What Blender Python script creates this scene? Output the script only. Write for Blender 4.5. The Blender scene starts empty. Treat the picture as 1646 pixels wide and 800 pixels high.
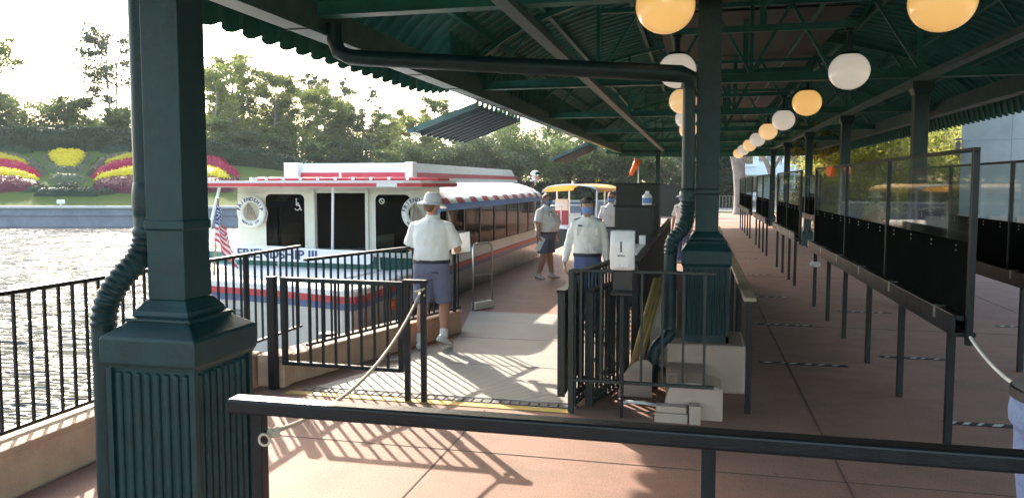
import bpy, bmesh, math, random
from mathutils import Vector, Matrix, noise as mnoise
PI = math.pi
rnd = random.Random(7)
scene = bpy.context.scene
COL = scene.collection

# ------------------------------------------------------------------ camera frame (used to lay out the far bank, which faces the viewpoint)
HC = 1.9
PITCH = math.radians(4.0)
YAW = math.atan(299 / 1250 * math.cos(PITCH))
SY, CY = math.sin(YAW), math.cos(YAW)


def UV(u, v):                       # u across, v away, on the ground plan
    return (u * CY - v * SY, u * SY + v * CY)


def toUV(x, y):
    return (x * CY + y * SY, -x * SY + y * CY)


# ------------------------------------------------------------------ materials
MATS = {}


def nodes_of(name):
    m = bpy.data.materials.new(name)
    m.use_nodes = True
    nt = m.node_tree
    return m, nt, nt.nodes['Principled BSDF'], nt.nodes['Material Output']


def N(nt, t, **kw):
    n = nt.nodes.new(t)
    for k, v in kw.items():
        if k.startswith('i_'):
            n.inputs[k[2:].replace('_', ' ')].default_value = v
        else:
            setattr(n, k, v)
    return n


def mixc(nt, fac, a, b, mode='MIX'):
    n = nt.nodes.new('ShaderNodeMix')
    n.data_type = 'RGBA'
    n.blend_type = mode
    for idx, val in ((0, fac), (6, a), (7, b)):
        if hasattr(val, 'is_output') or isinstance(val, bpy.types.NodeSocket):
            nt.links.new(val, n.inputs[idx])
        elif idx == 0:
            n.inputs[0].default_value = val
        else:
            n.inputs[idx].default_value = (*val[:3], 1)
    return n.outputs[2]


def pm(name, col, rough=0.5, metal=0.0, var=0.18, scale=6.0, bump=0.0, bscale=60.0, dirt=None, spec=0.5, coat=0.0):
    if name in MATS:
        return MATS[name]
    m, nt, b, out = nodes_of(name)
    tc = N(nt, 'ShaderNodeTexCoord')
    n1 = N(nt, 'ShaderNodeTexNoise', i_Scale=scale, i_Detail=6.0, i_Roughness=0.65)
    nt.links.new(tc.outputs['Object'], n1.inputs['Vector'])
    lo = tuple(max(0, c * (1 - var)) for c in col)
    hi = tuple(min(1, c * (1 + var)) for c in col)
    ramp = N(nt, 'ShaderNodeMapRange')
    ramp.inputs[1].default_value = 0.3
    ramp.inputs[2].default_value = 0.7
    nt.links.new(n1.outputs['Fac'], ramp.inputs[0])
    c = mixc(nt, ramp.outputs[0], lo, hi)
    if dirt:
        n2 = N(nt, 'ShaderNodeTexNoise', i_Scale=dirt[1], i_Detail=8.0, i_Roughness=0.7)
        nt.links.new(tc.outputs['Object'], n2.inputs['Vector'])
        mr = N(nt, 'ShaderNodeMapRange')
        mr.inputs[1].default_value = 0.48
        mr.inputs[2].default_value = 0.72
        mr.inputs[4].default_value = dirt[2]
        nt.links.new(n2.outputs['Fac'], mr.inputs[0])
        c = mixc(nt, mr.outputs[0], c, dirt[0])
    nt.links.new(c, b.inputs['Base Color'])
    b.inputs['Roughness'].default_value = rough
    b.inputs['Metallic'].default_value = metal
    b.inputs['Specular IOR Level'].default_value = spec
    b.inputs['Coat Weight'].default_value = coat
    if rough > 0.12:
        rr = N(nt, 'ShaderNodeMapRange')
        rr.inputs[3].default_value = max(0.05, rough - 0.1)
        rr.inputs[4].default_value = min(1, rough + 0.12)
        nt.links.new(n1.outputs['Fac'], rr.inputs[0])
        nt.links.new(rr.outputs[0], b.inputs['Roughness'])
    if bump:
        n3 = N(nt, 'ShaderNodeTexNoise', i_Scale=bscale, i_Detail=4.0)
        nt.links.new(tc.outputs['Object'], n3.inputs['Vector'])
        bp = N(nt, 'ShaderNodeBump', i_Strength=bump, i_Distance=0.01)
        nt.links.new(n3.outputs['Fac'], bp.inputs['Height'])
        nt.links.new(bp.outputs[0], b.inputs['Normal'])
    MATS[name] = m
    return m


def leafmat(name, col, col2, trans=0.45, rough=0.5):
    m, nt, b, out = nodes_of(name)
    g = N(nt, 'ShaderNodeNewGeometry')
    oi = N(nt, 'ShaderNodeObjectInfo')
    c = mixc(nt, g.outputs['Random Per Island'], col, col2)
    hs = N(nt, 'ShaderNodeHueSaturation')
    mr = N(nt, 'ShaderNodeMapRange')
    mr.inputs[3].default_value = 0.75
    mr.inputs[4].default_value = 1.3
    nt.links.new(oi.outputs['Random'], mr.inputs[0])
    nt.links.new(mr.outputs[0], hs.inputs['Value'])
    nt.links.new(c, hs.inputs['Color'])
    nt.links.new(hs.outputs[0], b.inputs['Base Color'])
    b.inputs['Roughness'].default_value = rough
    b.inputs['Specular IOR Level'].default_value = 0.3
    t = N(nt, 'ShaderNodeBsdfTranslucent')
    nt.links.new(hs.outputs[0], t.inputs['Color'])
    mx = N(nt, 'ShaderNodeMixShader')
    mx.inputs[0].default_value = trans
    nt.links.new(b.outputs[0], mx.inputs[1])
    nt.links.new(t.outputs[0], mx.inputs[2])
    nt.links.new(mx.outputs[0], out.inputs['Surface'])
    MATS[name] = m
    return m


def glassmat(name, tint=(0.9, 0.93, 0.92), ior=1.45, haze=0.0):
    m, nt, b, out = nodes_of(name)
    nt.nodes.remove(b)
    tr = N(nt, 'ShaderNodeBsdfTransparent')
    tr.inputs[0].default_value = (*tint, 1)
    gl = N(nt, 'ShaderNodeBsdfGlossy', i_Roughness=0.03)
    fr = N(nt, 'ShaderNodeFresnel', i_IOR=ior)
    geo = N(nt, 'ShaderNodeNewGeometry')
    inv = N(nt, 'ShaderNodeMath', operation='SUBTRACT')
    inv.inputs[0].default_value = 1.0
    nt.links.new(geo.outputs['Backfacing'], inv.inputs[1])
    one = N(nt, 'ShaderNodeMath', operation='MULTIPLY')
    nt.links.new(fr.outputs[0], one.inputs[0])
    nt.links.new(inv.outputs[0], one.inputs[1])
    mx = N(nt, 'ShaderNodeMixShader')
    nt.links.new(one.outputs[0], mx.inputs[0])
    last = tr.outputs[0]
    if haze:
        df = N(nt, 'ShaderNodeBsdfDiffuse')
        df.inputs[0].default_value = (0.6, 0.62, 0.6, 1)
        tc = N(nt, 'ShaderNodeTexCoord')
        ns = N(nt, 'ShaderNodeTexNoise', i_Scale=3.0, i_Detail=5.0)
        nt.links.new(tc.outputs['Object'], ns.inputs['Vector'])
        mr = N(nt, 'ShaderNodeMapRange')
        mr.inputs[1].default_value = 0.35
        mr.inputs[2].default_value = 0.75
        mr.inputs[4].default_value = haze
        nt.links.new(ns.outputs['Fac'], mr.inputs[0])
        m2 = N(nt, 'ShaderNodeMixShader')
        nt.links.new(mr.outputs[0], m2.inputs[0])
        nt.links.new(tr.outputs[0], m2.inputs[1])
        nt.links.new(df.outputs[0], m2.inputs[2])
        last = m2.outputs[0]
    nt.links.new(last, mx.inputs[1])
    nt.links.new(gl.outputs[0], mx.inputs[2])
    nt.links.new(mx.outputs[0], out.inputs['Surface'])
    MATS[name] = m
    return m


def globemat(name, col, em, es):
    m, nt, b, out = nodes_of(name)
    b.inputs['Base Color'].default_value = (*col, 1)
    b.inputs['Roughness'].default_value = 0.18
    b.inputs['Subsurface Weight'].default_value = 0.4
    b.inputs['Subsurface Radius'].default_value = (0.1, 0.08, 0.06)
    b.inputs['Coat Weight'].default_value = 0.6
    b.inputs['Coat Roughness'].default_value = 0.04
    b.inputs['Emission Color'].default_value = (*em, 1)
    b.inputs['Emission Strength'].default_value = es
    MATS[name] = m
    return m


GREEN = pm('green_paint', (0.005, 0.031, 0.034), 0.42, var=0.35, scale=9, bump=0.3, bscale=180, dirt=((0.014, 0.038, 0.042), 3.0, 0.6), spec=0.35)
GREEN2 = pm('green_roof_paint', (0.026, 0.145, 0.125), 0.5, var=0.3, scale=3, dirt=((0.014, 0.08, 0.068), 1.2, 0.6), spec=0.2)
AWNP = pm('awning_dark_paint', (0.008, 0.014, 0.014), 0.5, var=0.3, scale=4)
BEAMP = pm('beam_paint', (0.055, 0.115, 0.105), 0.5, var=0.3, scale=4, dirt=((0.12, 0.16, 0.145), 2.0, 0.5), spec=0.3)
BLACK = pm('black_rail_paint', (0.009, 0.012, 0.015), 0.36, var=0.3, scale=12, bump=0.15, bscale=120, spec=0.3)
DARKPANEL = pm('dark_panel_board', (0.0045, 0.006, 0.0055), 0.6, var=0.3, scale=5, spec=0.0)
DKGREEN = pm('dark_fence_board', (0.012, 0.02, 0.018), 0.5, var=0.3, scale=5, dirt=((0.05, 0.05, 0.04), 4, 0.3))
CURB = pm('pink_concrete_wall', (0.54, 0.36, 0.25), 0.85, var=0.12, scale=5, bump=0.4, bscale=70, dirt=((0.2, 0.16, 0.13), 2.2, 0.55))
BLOCK = pm('pale_concrete_block', (0.42, 0.32, 0.26), 0.85, var=0.12, scale=6, bump=0.35, bscale=80, dirt=((0.24, 0.18, 0.15), 3, 0.5))
WHITE = pm('white_paint', (0.78, 0.78, 0.76), 0.35, var=0.05, scale=5)
CREAM = pm('cream_paint', (0.72, 0.70, 0.60), 0.4, var=0.06, scale=5)
RED = pm('red_stripe_paint', (0.52, 0.05, 0.06), 0.4, var=0.12)
REDPALE = pm('sunlit_red_canvas', (0.70, 0.42, 0.43), 0.3, var=0.1, spec=0.7)  # red canopy stripes paled to pink, strong sun put into the colour
REDDEEP = pm('red_canvas', (0.42, 0.06, 0.07), 0.6, var=0.12)
BLUE = pm('blue_paint', (0.10, 0.25, 0.60), 0.4, var=0.12)
NAVY = pm('navy_paint', (0.03, 0.05, 0.14), 0.4, var=0.12)
TEAL = pm('teal_paint', (0.012, 0.13, 0.12), 0.4, var=0.12)
HULL = pm('grey_hull_paint', (0.62, 0.60, 0.56), 0.2, var=0.07, scale=2, dirt=((0.3, 0.28, 0.25), 1.4, 0.4), coat=0.2)
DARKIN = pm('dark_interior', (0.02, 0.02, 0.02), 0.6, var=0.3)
TINT = pm('tinted_glass', (0.008, 0.010, 0.010), 0.06, var=0.1, spec=0.6)
METAL = pm('brushed_metal', (0.55, 0.54, 0.52), 0.35, 1.0, var=0.1)
BRASS = pm('worn_rail_top', (0.36, 0.31, 0.22), 0.4, 0.35, var=0.25, scale=7, dirt=((0.12, 0.11, 0.08), 3, 0.7))
ROPE = pm('rope_fibre', (0.52, 0.45, 0.36), 0.9, var=0.2, scale=60, bump=0.6, bscale=150)
WROPE = pm('white_rope_fibre', (0.7, 0.7, 0.68), 0.8, var=0.1, scale=40)
YELLOW = pm('yellow_paint', (0.52, 0.34, 0.05), 0.6, var=0.25, dirt=((0.33, 0.25, 0.13), 5, 0.75))
TAN = pm('tan_seat', (0.42, 0.26, 0.10), 0.5)
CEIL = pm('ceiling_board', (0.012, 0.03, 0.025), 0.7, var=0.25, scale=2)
PIPE = pm('drain_pipe_paint', (0.008, 0.028, 0.032), 0.4, var=0.3, scale=8, bump=0.2, bscale=90, spec=0.3)
PLASTIC = pm('white_plastic', (0.78, 0.77, 0.76), 0.25, var=0.02)
DARKPL = pm('dark_plastic', (0.012, 0.012, 0.013), 0.35)
SKIN = pm('skin', (0.50, 0.27, 0.18), 0.5, var=0.08, scale=14)
SKIN2 = pm('tanned_skin', (0.46, 0.22, 0.13), 0.5, var=0.08, scale=14)
SHIRT = pm('white_cotton', (0.80, 0.77, 0.73), 0.85, var=0.04, scale=10, bump=0.5, bscale=14)
SHORTS = pm('slate_blue_cotton', (0.155, 0.165, 0.25), 0.9, var=0.1, scale=12, bump=0.4, bscale=18)
JEANS = pm('blue_denim', (0.16, 0.22, 0.40), 0.9, var=0.2, scale=30, bump=0.4, bscale=60)
TROUSER = pm('blue_trouser_cotton', (0.10, 0.13, 0.27), 0.9, var=0.1, scale=14, bump=0.4, bscale=18)
HAIR = pm('dark_brown_hair', (0.035, 0.02, 0.014), 0.6, var=0.4, scale=40, bump=0.6, bscale=90)
HAIR2 = pm('light_brown_hair', (0.16, 0.085, 0.045), 0.6, var=0.4, scale=40, bump=0.6, bscale=90)
BELT = pm('dark_belt_leather', (0.012, 0.012, 0.02), 0.5)
MASKM = pm('blue_mask_cloth', (0.16, 0.30, 0.60), 0.8, var=0.08)
SHOE = pm('white_shoe', (0.72, 0.70, 0.68), 0.6, var=0.06)
HATM = pm('grey_white_hat_cloth', (0.66, 0.66, 0.66), 0.85, var=0.05, bump=0.3, bscale=30)
ORANGE = pm('orange_nylon', (0.85, 0.16, 0.03), 0.6)
BARK = pm('tree_bark', (0.16, 0.125, 0.10), 0.9, var=0.35, scale=6, bump=0.6, bscale=20)
BARKPALE = pm('pale_tree_bark', (0.27, 0.235, 0.20), 0.9, var=0.3, scale=4, bump=0.5, bscale=14)
HAIRBK = HAIR
GLASS = glassmat('clear_panel_plastic', (0.84, 0.87, 0.85), 1.3, haze=0.06)
SHIELD = glassmat('clear_visor_plastic', (0.93, 0.95, 0.97), 1.35, haze=0.22)
GY = globemat('warm_lit_globe_glass', (0.78, 0.56, 0.26), (1.0, 0.56, 0.17), 0.12)
GP = globemat('peach_lit_globe_glass', (0.80, 0.66, 0.46), (1.0, 0.62, 0.28), 0.12)
GW = globemat('grey_white_globe_glass', (0.74, 0.71, 0.66), (1.0, 0.9, 0.75), 0.07)
LEAF_A = leafmat('olive_leaf', (0.10, 0.14, 0.03), (0.23, 0.25, 0.055), trans=0.6)
LEAF_B = leafmat('dark_leaf', (0.06, 0.10, 0.03), (0.14, 0.175, 0.055), trans=0.55)
LEAF_C = leafmat('yellow_green_leaf', (0.22, 0.25, 0.05), (0.42, 0.40, 0.09), trans=0.6)
LEAF_D = leafmat('needle_leaf', (0.05, 0.075, 0.035), (0.11, 0.13, 0.055), trans=0.4)
HEDGE = leafmat('hedge_leaf', (0.010, 0.027, 0.010), (0.03, 0.058, 0.018), trans=0.3)
FLY = leafmat('yellow_petal', (0.55, 0.42, 0.01), (0.66, 0.54, 0.02), trans=0.35)
FLR = leafmat('crimson_petal', (0.34, 0.008, 0.04), (0.50, 0.015, 0.08), trans=0.35)
FLD = leafmat('dark_red_leaf', (0.09, 0.015, 0.02), (0.18, 0.03, 0.035), trans=0.25)
SHRUB = leafmat('sage_shrub_leaf', (0.06, 0.085, 0.035), (0.15, 0.17, 0.08), trans=0.35)


def floormat(name, base, red):
    m, nt, b, out = nodes_of(name)
    tc = N(nt, 'ShaderNodeTexCoord')
    big = N(nt, 'ShaderNodeTexNoise', i_Scale=0.35, i_Detail=6.0, i_Roughness=0.6)
    mid = N(nt, 'ShaderNodeTexNoise', i_Scale=2.3, i_Detail=8.0, i_Roughness=0.7)
    fine = N(nt, 'ShaderNodeTexNoise', i_Scale=90.0, i_Detail=3.0)
    for n in (big, mid, fine):
        nt.links.new(tc.outputs['Object'], n.inputs['Vector'])
    c = mixc(nt, big.outputs['Fac'], base, red)
    mr = N(nt, 'ShaderNodeMapRange')
    mr.inputs[1].default_value = 0.44
    mr.inputs[2].default_value = 0.72
    mr.inputs[4].default_value = 0.75
    nt.links.new(mid.outputs['Fac'], mr.inputs[0])
    c = mixc(nt, mr.outputs[0], c, tuple(x * 0.55 for x in base))
    mf = N(nt, 'ShaderNodeMapRange')
    mf.inputs[1].default_value = 0.3
    mf.inputs[2].default_value = 0.7
    mf.inputs[3].default_value = 0.72
    mf.inputs[4].default_value = 1.22
    nt.links.new(fine.outputs['Fac'], mf.inputs[0])
    vm = N(nt, 'ShaderNodeVectorMath', operation='SCALE')
    nt.links.new(c, vm.inputs[0])
    nt.links.new(mf.outputs[0], vm.inputs['Scale'])
    # gum spots
    vo = N(nt, 'ShaderNodeTexVoronoi', i_Scale=2.1)
    nt.links.new(tc.outputs['Object'], vo.inputs['Vector'])
    lt = N(nt, 'ShaderNodeMath', operation='LESS_THAN')
    lt.inputs[1].default_value = 0.035
    nt.links.new(vo.outputs['Distance'], lt.inputs[0])
    ls = N(nt, 'ShaderNodeMath', operation='MULTIPLY')
    ls.inputs[1].default_value = 0.5
    nt.links.new(lt.outputs[0], ls.inputs[0])
    c2 = mixc(nt, ls.outputs[0], vm.outputs[0], (0.09, 0.07, 0.06))
    nt.links.new(c2, b.inputs['Base Color'])
    b.inputs['Roughness'].default_value = 0.75
    b.inputs['Specular IOR Level'].default_value = 0.35
    bp = N(nt, 'ShaderNodeBump', i_Strength=0.3, i_Distance=0.004)
    nt.links.new(fine.outputs['Fac'], bp.inputs['Height'])
    nt.links.new(bp.outputs[0], b.inputs['Normal'])
    MATS[name] = m
    return m


FLOOR = floormat('pink_concrete_paving', (0.335, 0.22, 0.16), (0.30, 0.135, 0.10))
JOINT = pm('paving_joint', (0.11, 0.075, 0.06), 0.9)


def platemat():
    m, nt, b, out = nodes_of('ribbed_ramp_plate')
    tc = N(nt, 'ShaderNodeTexCoord')
    mp = N(nt, 'ShaderNodeMapping')
    mp.inputs['Rotation'].default_value = (0, 0, math.radians(4))
    nt.links.new(tc.outputs['Object'], mp.inputs[0])
    wv = N(nt, 'ShaderNodeTexWave', wave_type='BANDS', bands_direction='Y', i_Scale=7.0, i_Distortion=0.0)
    nt.links.new(mp.outputs[0], wv.inputs['Vector'])
    ns = N(nt, 'ShaderNodeTexNoise', i_Scale=2.5, i_Detail=7.0)
    nt.links.new(tc.outputs['Object'], ns.inputs['Vector'])
    c = mixc(nt, ns.outputs['Fac'], (0.36, 0.32, 0.27), (0.50, 0.46, 0.40))
    c = mixc(nt, 0.5, c, wv.outputs['Color'], 'MULTIPLY')
    nt.links.new(c, b.inputs['Base Color'])
    b.inputs['Roughness'].default_value = 0.6
    bp = N(nt, 'ShaderNodeBump', i_Strength=0.5, i_Distance=0.006)
    nt.links.new(wv.outputs['Fac'], bp.inputs['Height'])
    nt.links.new(bp.outputs[0], b.inputs['Normal'])
    return m


PLATE = platemat()


def watermat():
    m, nt, b, out = nodes_of('lagoon_water')
    b.inputs['Base Color'].default_value = (0.05, 0.055, 0.04, 1)
    b.inputs['Roughness'].default_value = 0.12
    b.inputs['IOR'].default_value = 1.33
    tc = N(nt, 'ShaderNodeTexCoord')
    mp = N(nt, 'ShaderNodeMapping')
    mp.inputs['Rotation'].default_value = (0, 0, math.radians(-13))
    mp.inputs['Scale'].default_value = (0.7, 1.7, 1.0)
    nt.links.new(tc.outputs['Object'], mp.inputs[0])
    a = N(nt, 'ShaderNodeTexNoise', i_Scale=0.7, i_Detail=2.0, i_Roughness=0.55)
    c = N(nt, 'ShaderNodeTexNoise', i_Scale=2.2, i_Detail=2.0, i_Roughness=0.6)
    for n in (a, c):
        nt.links.new(mp.outputs[0], n.inputs['Vector'])
    ad = N(nt, 'ShaderNodeMath', operation='MULTIPLY_ADD')
    ad.inputs[1].default_value = 0.35
    nt.links.new(c.outputs['Fac'], ad.inputs[0])
    nt.links.new(a.outputs['Fac'], ad.inputs[2])
    bp = N(nt, 'ShaderNodeBump', i_Strength=1.0, i_Distance=0.9)
    nt.links.new(ad.outputs[0], bp.inputs['Height'])
    nt.links.new(bp.outputs[0], b.inputs['Normal'])
    return m


WATER = watermat()


def lawnmat():
    m, nt, b, out = nodes_of('lawn_grass')
    tc = N(nt, 'ShaderNodeTexCoord')
    a = N(nt, 'ShaderNodeTexNoise', i_Scale=0.5, i_Detail=8.0)
    f = N(nt, 'ShaderNodeTexNoise', i_Scale=12.0, i_Detail=4.0)
    for n in (a, f):
        nt.links.new(tc.outputs['Object'], n.inputs['Vector'])
    c = mixc(nt, a.outputs['Fac'], (0.06, 0.10, 0.016), (0.11, 0.15, 0.028))
    c = mixc(nt, f.outputs['Fac'], c, (0.06, 0.08, 0.018))
    nt.links.new(c, b.inputs['Base Color'])
    b.inputs['Roughness'].default_value = 0.9
    b.inputs['Specular IOR Level'].default_value = 0.1
    bp = N(nt, 'ShaderNodeBump', i_Strength=0.8, i_Distance=0.05)
    nt.links.new(f.outputs['Fac'], bp.inputs['Height'])
    nt.links.new(bp.outputs[0], b.inputs['Normal'])
    return m


LAWN = lawnmat()

# ------------------------------------------------------------------ object helpers
INV = {}


def tag(o, label, cat, group=None, kind=None):
    if label:
        o['label'] = label
    if cat:
        o['category'] = cat
    if group:
        o['group'] = group
    if kind:
        o['kind'] = kind
    return o


def thing(name, label, cat, loc=(0, 0, 0), rz=0.0, group=None):
    o = bpy.data.objects.new(name, None)
    o.empty_display_size = 0.1
    COL.objects.link(o)
    o.location = loc
    o.rotation_euler = (0, 0, rz)
    INV[o.name] = (Matrix.Translation(Vector(loc)) @ Matrix.Rotation(rz, 4, 'Z')).inverted()
    return tag(o, label, cat, group)


class MB:
    def __init__(s):
        s.v = []
        s.f = []
        s.mi = []

    def add(s, vs, fs, mi=0):
        o = len(s.v)
        s.v += [tuple(p) for p in vs]
        s.f += [tuple(i + o for i in f) for f in fs]
        s.mi += [mi] * len(fs)
        return s

    def box(s, a, b, mi=0):
        x0, y0, z0 = a
        x1, y1, z1 = b
        return s.add([(x0, y0, z0), (x1, y0, z0), (x1, y1, z0), (x0, y1, z0), (x0, y0, z1), (x1, y0, z1), (x1, y1, z1), (x0, y1, z1)],
                     [(3, 2, 1, 0), (4, 5, 6, 7), (0, 1, 5, 4), (1, 2, 6, 5), (2, 3, 7, 6), (3, 0, 4, 7)], mi)

    def cbox(s, c, d, rz=0.0, mi=0):
        m = MB().box((-d[0] / 2, -d[1] / 2, -d[2] / 2), (d[0] / 2, d[1] / 2, d[2] / 2))
        R = Matrix.Rotation(rz, 3, 'Z')
        return s.add([R @ Vector(p) + Vector(c) for p in m.v], m.f, mi)

    def bar(s, p, q, w, h, up=(0, 0, 1), mi=0):          # rectangular bar from p to q
        p, q = Vector(p), Vector(q)
        d = (q - p).normalized()
        u = Vector(up)
        if abs(d.dot(u)) > 0.98:
            u = Vector((0, 1, 0))
        a = d.cross(u).normalized()
        c = a.cross(d).normalized()
        vs = []
        for e in (p, q):
            for sx, sz in ((-1, -1), (1, -1), (1, 1), (-1, 1)):
                vs.append(e + a * (sx * w / 2) + c * (sz * h / 2))
        return s.add(vs, [(0, 1, 2, 3), (7, 6, 5, 4), (0, 4, 5, 1), (1, 5, 6, 2), (2, 6, 7, 3), (3, 7, 4, 0)], mi)

    def tube(s, pts, r, n=8, mi=0, cap=True, flat=1.0):
        pts = [Vector(p) for p in pts]
        rs = r if isinstance(r, (list, tuple)) else [r] * len(pts)
        vs, fs = [], []
        prev = None
        for i, p in enumerate(pts):
            d = (pts[min(i + 1, len(pts) - 1)] - pts[max(i - 1, 0)])
            d = d.normalized() if d.length > 1e-9 else Vector((0, 0, 1))
            if prev is None:
                a = d.orthogonal().normalized()
            else:
                a = (prev - d * prev.dot(d))
                a = a.normalized() if a.length > 1e-6 else d.orthogonal().normalized()
            prev = a
            b = d.cross(a)
            for k in range(n):
                t = 2 * PI * k / n
                vs.append(p + (a * math.cos(t) + b * math.sin(t) * flat) * rs[i])
        for i in range(len(pts) - 1):
            for k in range(n):
                k2 = (k + 1) % n
                fs.append((i * n + k, i * n + k2, (i + 1) * n + k2, (i + 1) * n + k))
        if cap:
            fs.append(tuple(range(n - 1, -1, -1)))
            fs.append(tuple((len(pts) - 1) * n + k for k in range(n)))
        return s.add(vs, fs, mi)

    def rings(s, rr, n=20, mi=0):                          # stacked horizontal ellipses (cx,cy,z,rx,ry)
        vs, fs = [], []
        for (cx, cy, z, rx, ry) in rr:
            for k in range(n):
                t = 2 * PI * k / n
                vs.append((cx + rx * math.cos(t), cy + ry * math.sin(t), z))
        m = len(rr)
        for i in range(m - 1):
            for k in range(n):
                k2 = (k + 1) % n
                fs.append((i * n + k, i * n + k2, (i + 1) * n + k2, (i + 1) * n + k))
        fs.append(tuple(range(n - 1, -1, -1)))
        fs.append(tuple((m - 1) * n + k for k in range(n)))
        return s.add(vs, fs, mi)

    def squares(s, rr, c=(0, 0), mi=0, mis=None):          # stacked squares (half, z) round c: mouldings of a square column
        vs, fs = [], []
        mm = []
        for (h, z) in rr:
            for sx, sy in ((-1, -1), (1, -1), (1, 1), (-1, 1)):
                vs.append((c[0] + sx * h, c[1] + sy * h, z))
        for i in range(len(rr) - 1):
            for k in range(4):
                k2 = (k + 1) % 4
                fs.append((i * 4 + k, i * 4 + k2, (i + 1) * 4 + k2, (i + 1) * 4 + k))
        fs.append((3, 2, 1, 0))
        fs.append(tuple((len(rr) - 1) * 4 + k for k in range(4)))
        return s.add(vs, fs, mi)

    def prism(s, poly, z0, z1, mi=0):
        n = len(poly)
        vs = [(x, y, z0) for x, y in poly] + [(x, y, z1) for x, y in poly]
        fs = [tuple(range(n - 1, -1, -1)), tuple(range(n, 2 * n))]
        fs += [(i, (i + 1) % n, n + (i + 1) % n, n + i) for i in range(n)]
        return s.add(vs, fs, mi)

    def sphere(s, c, r, nu=20, nv=12, sc=(1, 1, 1), z0=-1.0, z1=1.0, mi=0):
        rr = []
        for i in range(nv + 1):
            t = z0 + (z1 - z0) * i / nv if (z0 > -1 or z1 < 1) else -math.cos(PI * i / nv)
            t = max(-0.9995, min(0.9995, t))
            q = math.sqrt(max(0, 1 - t * t))
            rr.append((c[0], c[1], c[2] + t * r * sc[2], r * q * sc[0], r * q * sc[1]))
        return s.rings(rr, nu, mi)

    def xf(s, M, start=0):
        s.v = s.v[:start] + [tuple(M @ Vector(p)) for p in s.v[start:]]
        return s

    def build(s, name, mats, parent=None, smooth=False, bevel=0.0, local=False, seg=2):
        me = bpy.data.meshes.new(name)
        vs = s.v
        if parent is not None:
            root = parent
            while root.parent is not None:
                root = root.parent
            if not local and root.name in INV and INV[root.name] is not None:
                M = INV[root.name]
                vs = [tuple(M @ Vector(p)) for p in vs]
        me.from_pydata(vs, [], s.f)
        if not isinstance(mats, (list, tuple)):
            mats = [mats]
        for m in mats:
            me.materials.append(m)
        if len(mats) > 1:
            me.polygons.foreach_set('material_index', s.mi)
        if smooth:
            me.polygons.foreach_set('use_smooth', [True] * len(me.polygons))
            if smooth != 'full':
                try:
                    me.set_sharp_from_angle(angle=math.radians(40))
                except Exception:
                    pass
        me.update()
        o = bpy.data.objects.new(name, me)
        COL.objects.link(o)
        if parent is not None:
            o.parent = parent
        if bevel:
            b = o.modifiers.new('bevel', 'BEVEL')
            b.width = bevel
            b.segments = seg
            b.limit_method = 'ANGLE'
        return o


def children(o):
    return list(o.children)


def dup(root, loc, rz=None, label=None, scale=None):
    c = root.copy()
    COL.objects.link(c)
    c.location = loc
    if rz is not None:
        c.rotation_euler = (0, 0, rz)
    if scale is not None:
        c.scale = scale
    if label:
        c['label'] = label
    for ch in children(root):
        d = ch.copy()
        COL.objects.link(d)
        d.parent = c
        for g in children(ch):
            e = g.copy()
            COL.objects.link(e)
            e.parent = d
    return c


def textmesh(txt, size, extrude=0.003, align='LEFT', bold=0.0, xs=1.0):
    cu = bpy.data.curves.new('lettering', 'FONT')
    cu.body = txt
    cu.size = size
    cu.extrude = extrude
    cu.offset = bold
    cu.align_x = align
    cu.align_y = 'CENTER'
    o = bpy.data.objects.new('lettering', cu)
    COL.objects.link(o)
    dg = bpy.context.evaluated_depsgraph_get()
    me = bpy.data.meshes.new_from_object(o.evaluated_get(dg))
    mb = MB()
    mb.add([(v.co.x * xs, v.co.y, v.co.z) for v in me.vertices], [tuple(p.vertices) for p in me.polygons])
    bpy.data.objects.remove(o)
    bpy.data.curves.remove(cu)
    bpy.data.meshes.remove(me)
    return mb


def upright(loc, rz=0.0):            # text plane XY -> vertical plane facing -Y at loc
    return Matrix.Translation(Vector(loc)) @ Matrix.Rotation(rz, 4, 'Z') @ Matrix.Rotation(PI / 2, 4, 'X')


def remesh(mb, voxel, smooth_it=4, fac=0.5):
    me = bpy.data.meshes.new('tmp')
    me.from_pydata(mb.v, [], mb.f)
    me.update()
    o = bpy.data.objects.new('tmp', me)
    COL.objects.link(o)
    r = o.modifiers.new('r', 'REMESH')
    r.mode = 'VOXEL'
    r.voxel_size = voxel
    if smooth_it:
        sm = o.modifiers.new('s', 'SMOOTH')
        sm.iterations = smooth_it
        sm.factor = fac
    dg = bpy.context.evaluated_depsgraph_get()
    e = bpy.data.meshes.new_from_object(o.evaluated_get(dg))
    out = MB()
    out.add([tuple(v.co) for v in e.vertices], [tuple(p.vertices) for p in e.polygons])
    bpy.data.objects.remove(o)
    bpy.data.meshes.remove(me)
    bpy.data.meshes.remove(e)
    return out


# ------------------------------------------------------------------ SETTING
def bank_v(u):
    pts = [(-400, 48), (-8, 48), (0, 64), (25, 68), (400, 90)]
    for (a, b), (c, d) in zip(pts, pts[1:]):
        if u <= c:
            return b + (d - b) * (u - a) / (c - a)
    return 90


def lerp_tab(x, tab):
    if x <= tab[0][0]:
        return tab[0][1]
    for (a, b), (c, d) in zip(tab, tab[1:]):
        if x <= c:
            return b + (d - b) * (x - a) / (c - a)
    return tab[-1][1]


CREST = [(-29, 4.4), (-23, 3.47), (-16.5, 2.76), (-6, 0.9), (0, 0.45), (20, 0.35), (40, 0.0)]


def land(u, v):
    d = v - bank_v(u)
    H = lerp_tab(u, CREST)
    b = min(0.45, H)
    if d < 1:
        return b
    z = b + (H - b) * min(1, (d - 1) / 11.0)
    if d > 12:
        z -= min(2.0, (d - 12) * 0.02)
    if u > 12:
        z = z * max(0, 1 - (u - 12) / 14) - 0.06 * min(1, (u - 12) / 14)
    return z


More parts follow.
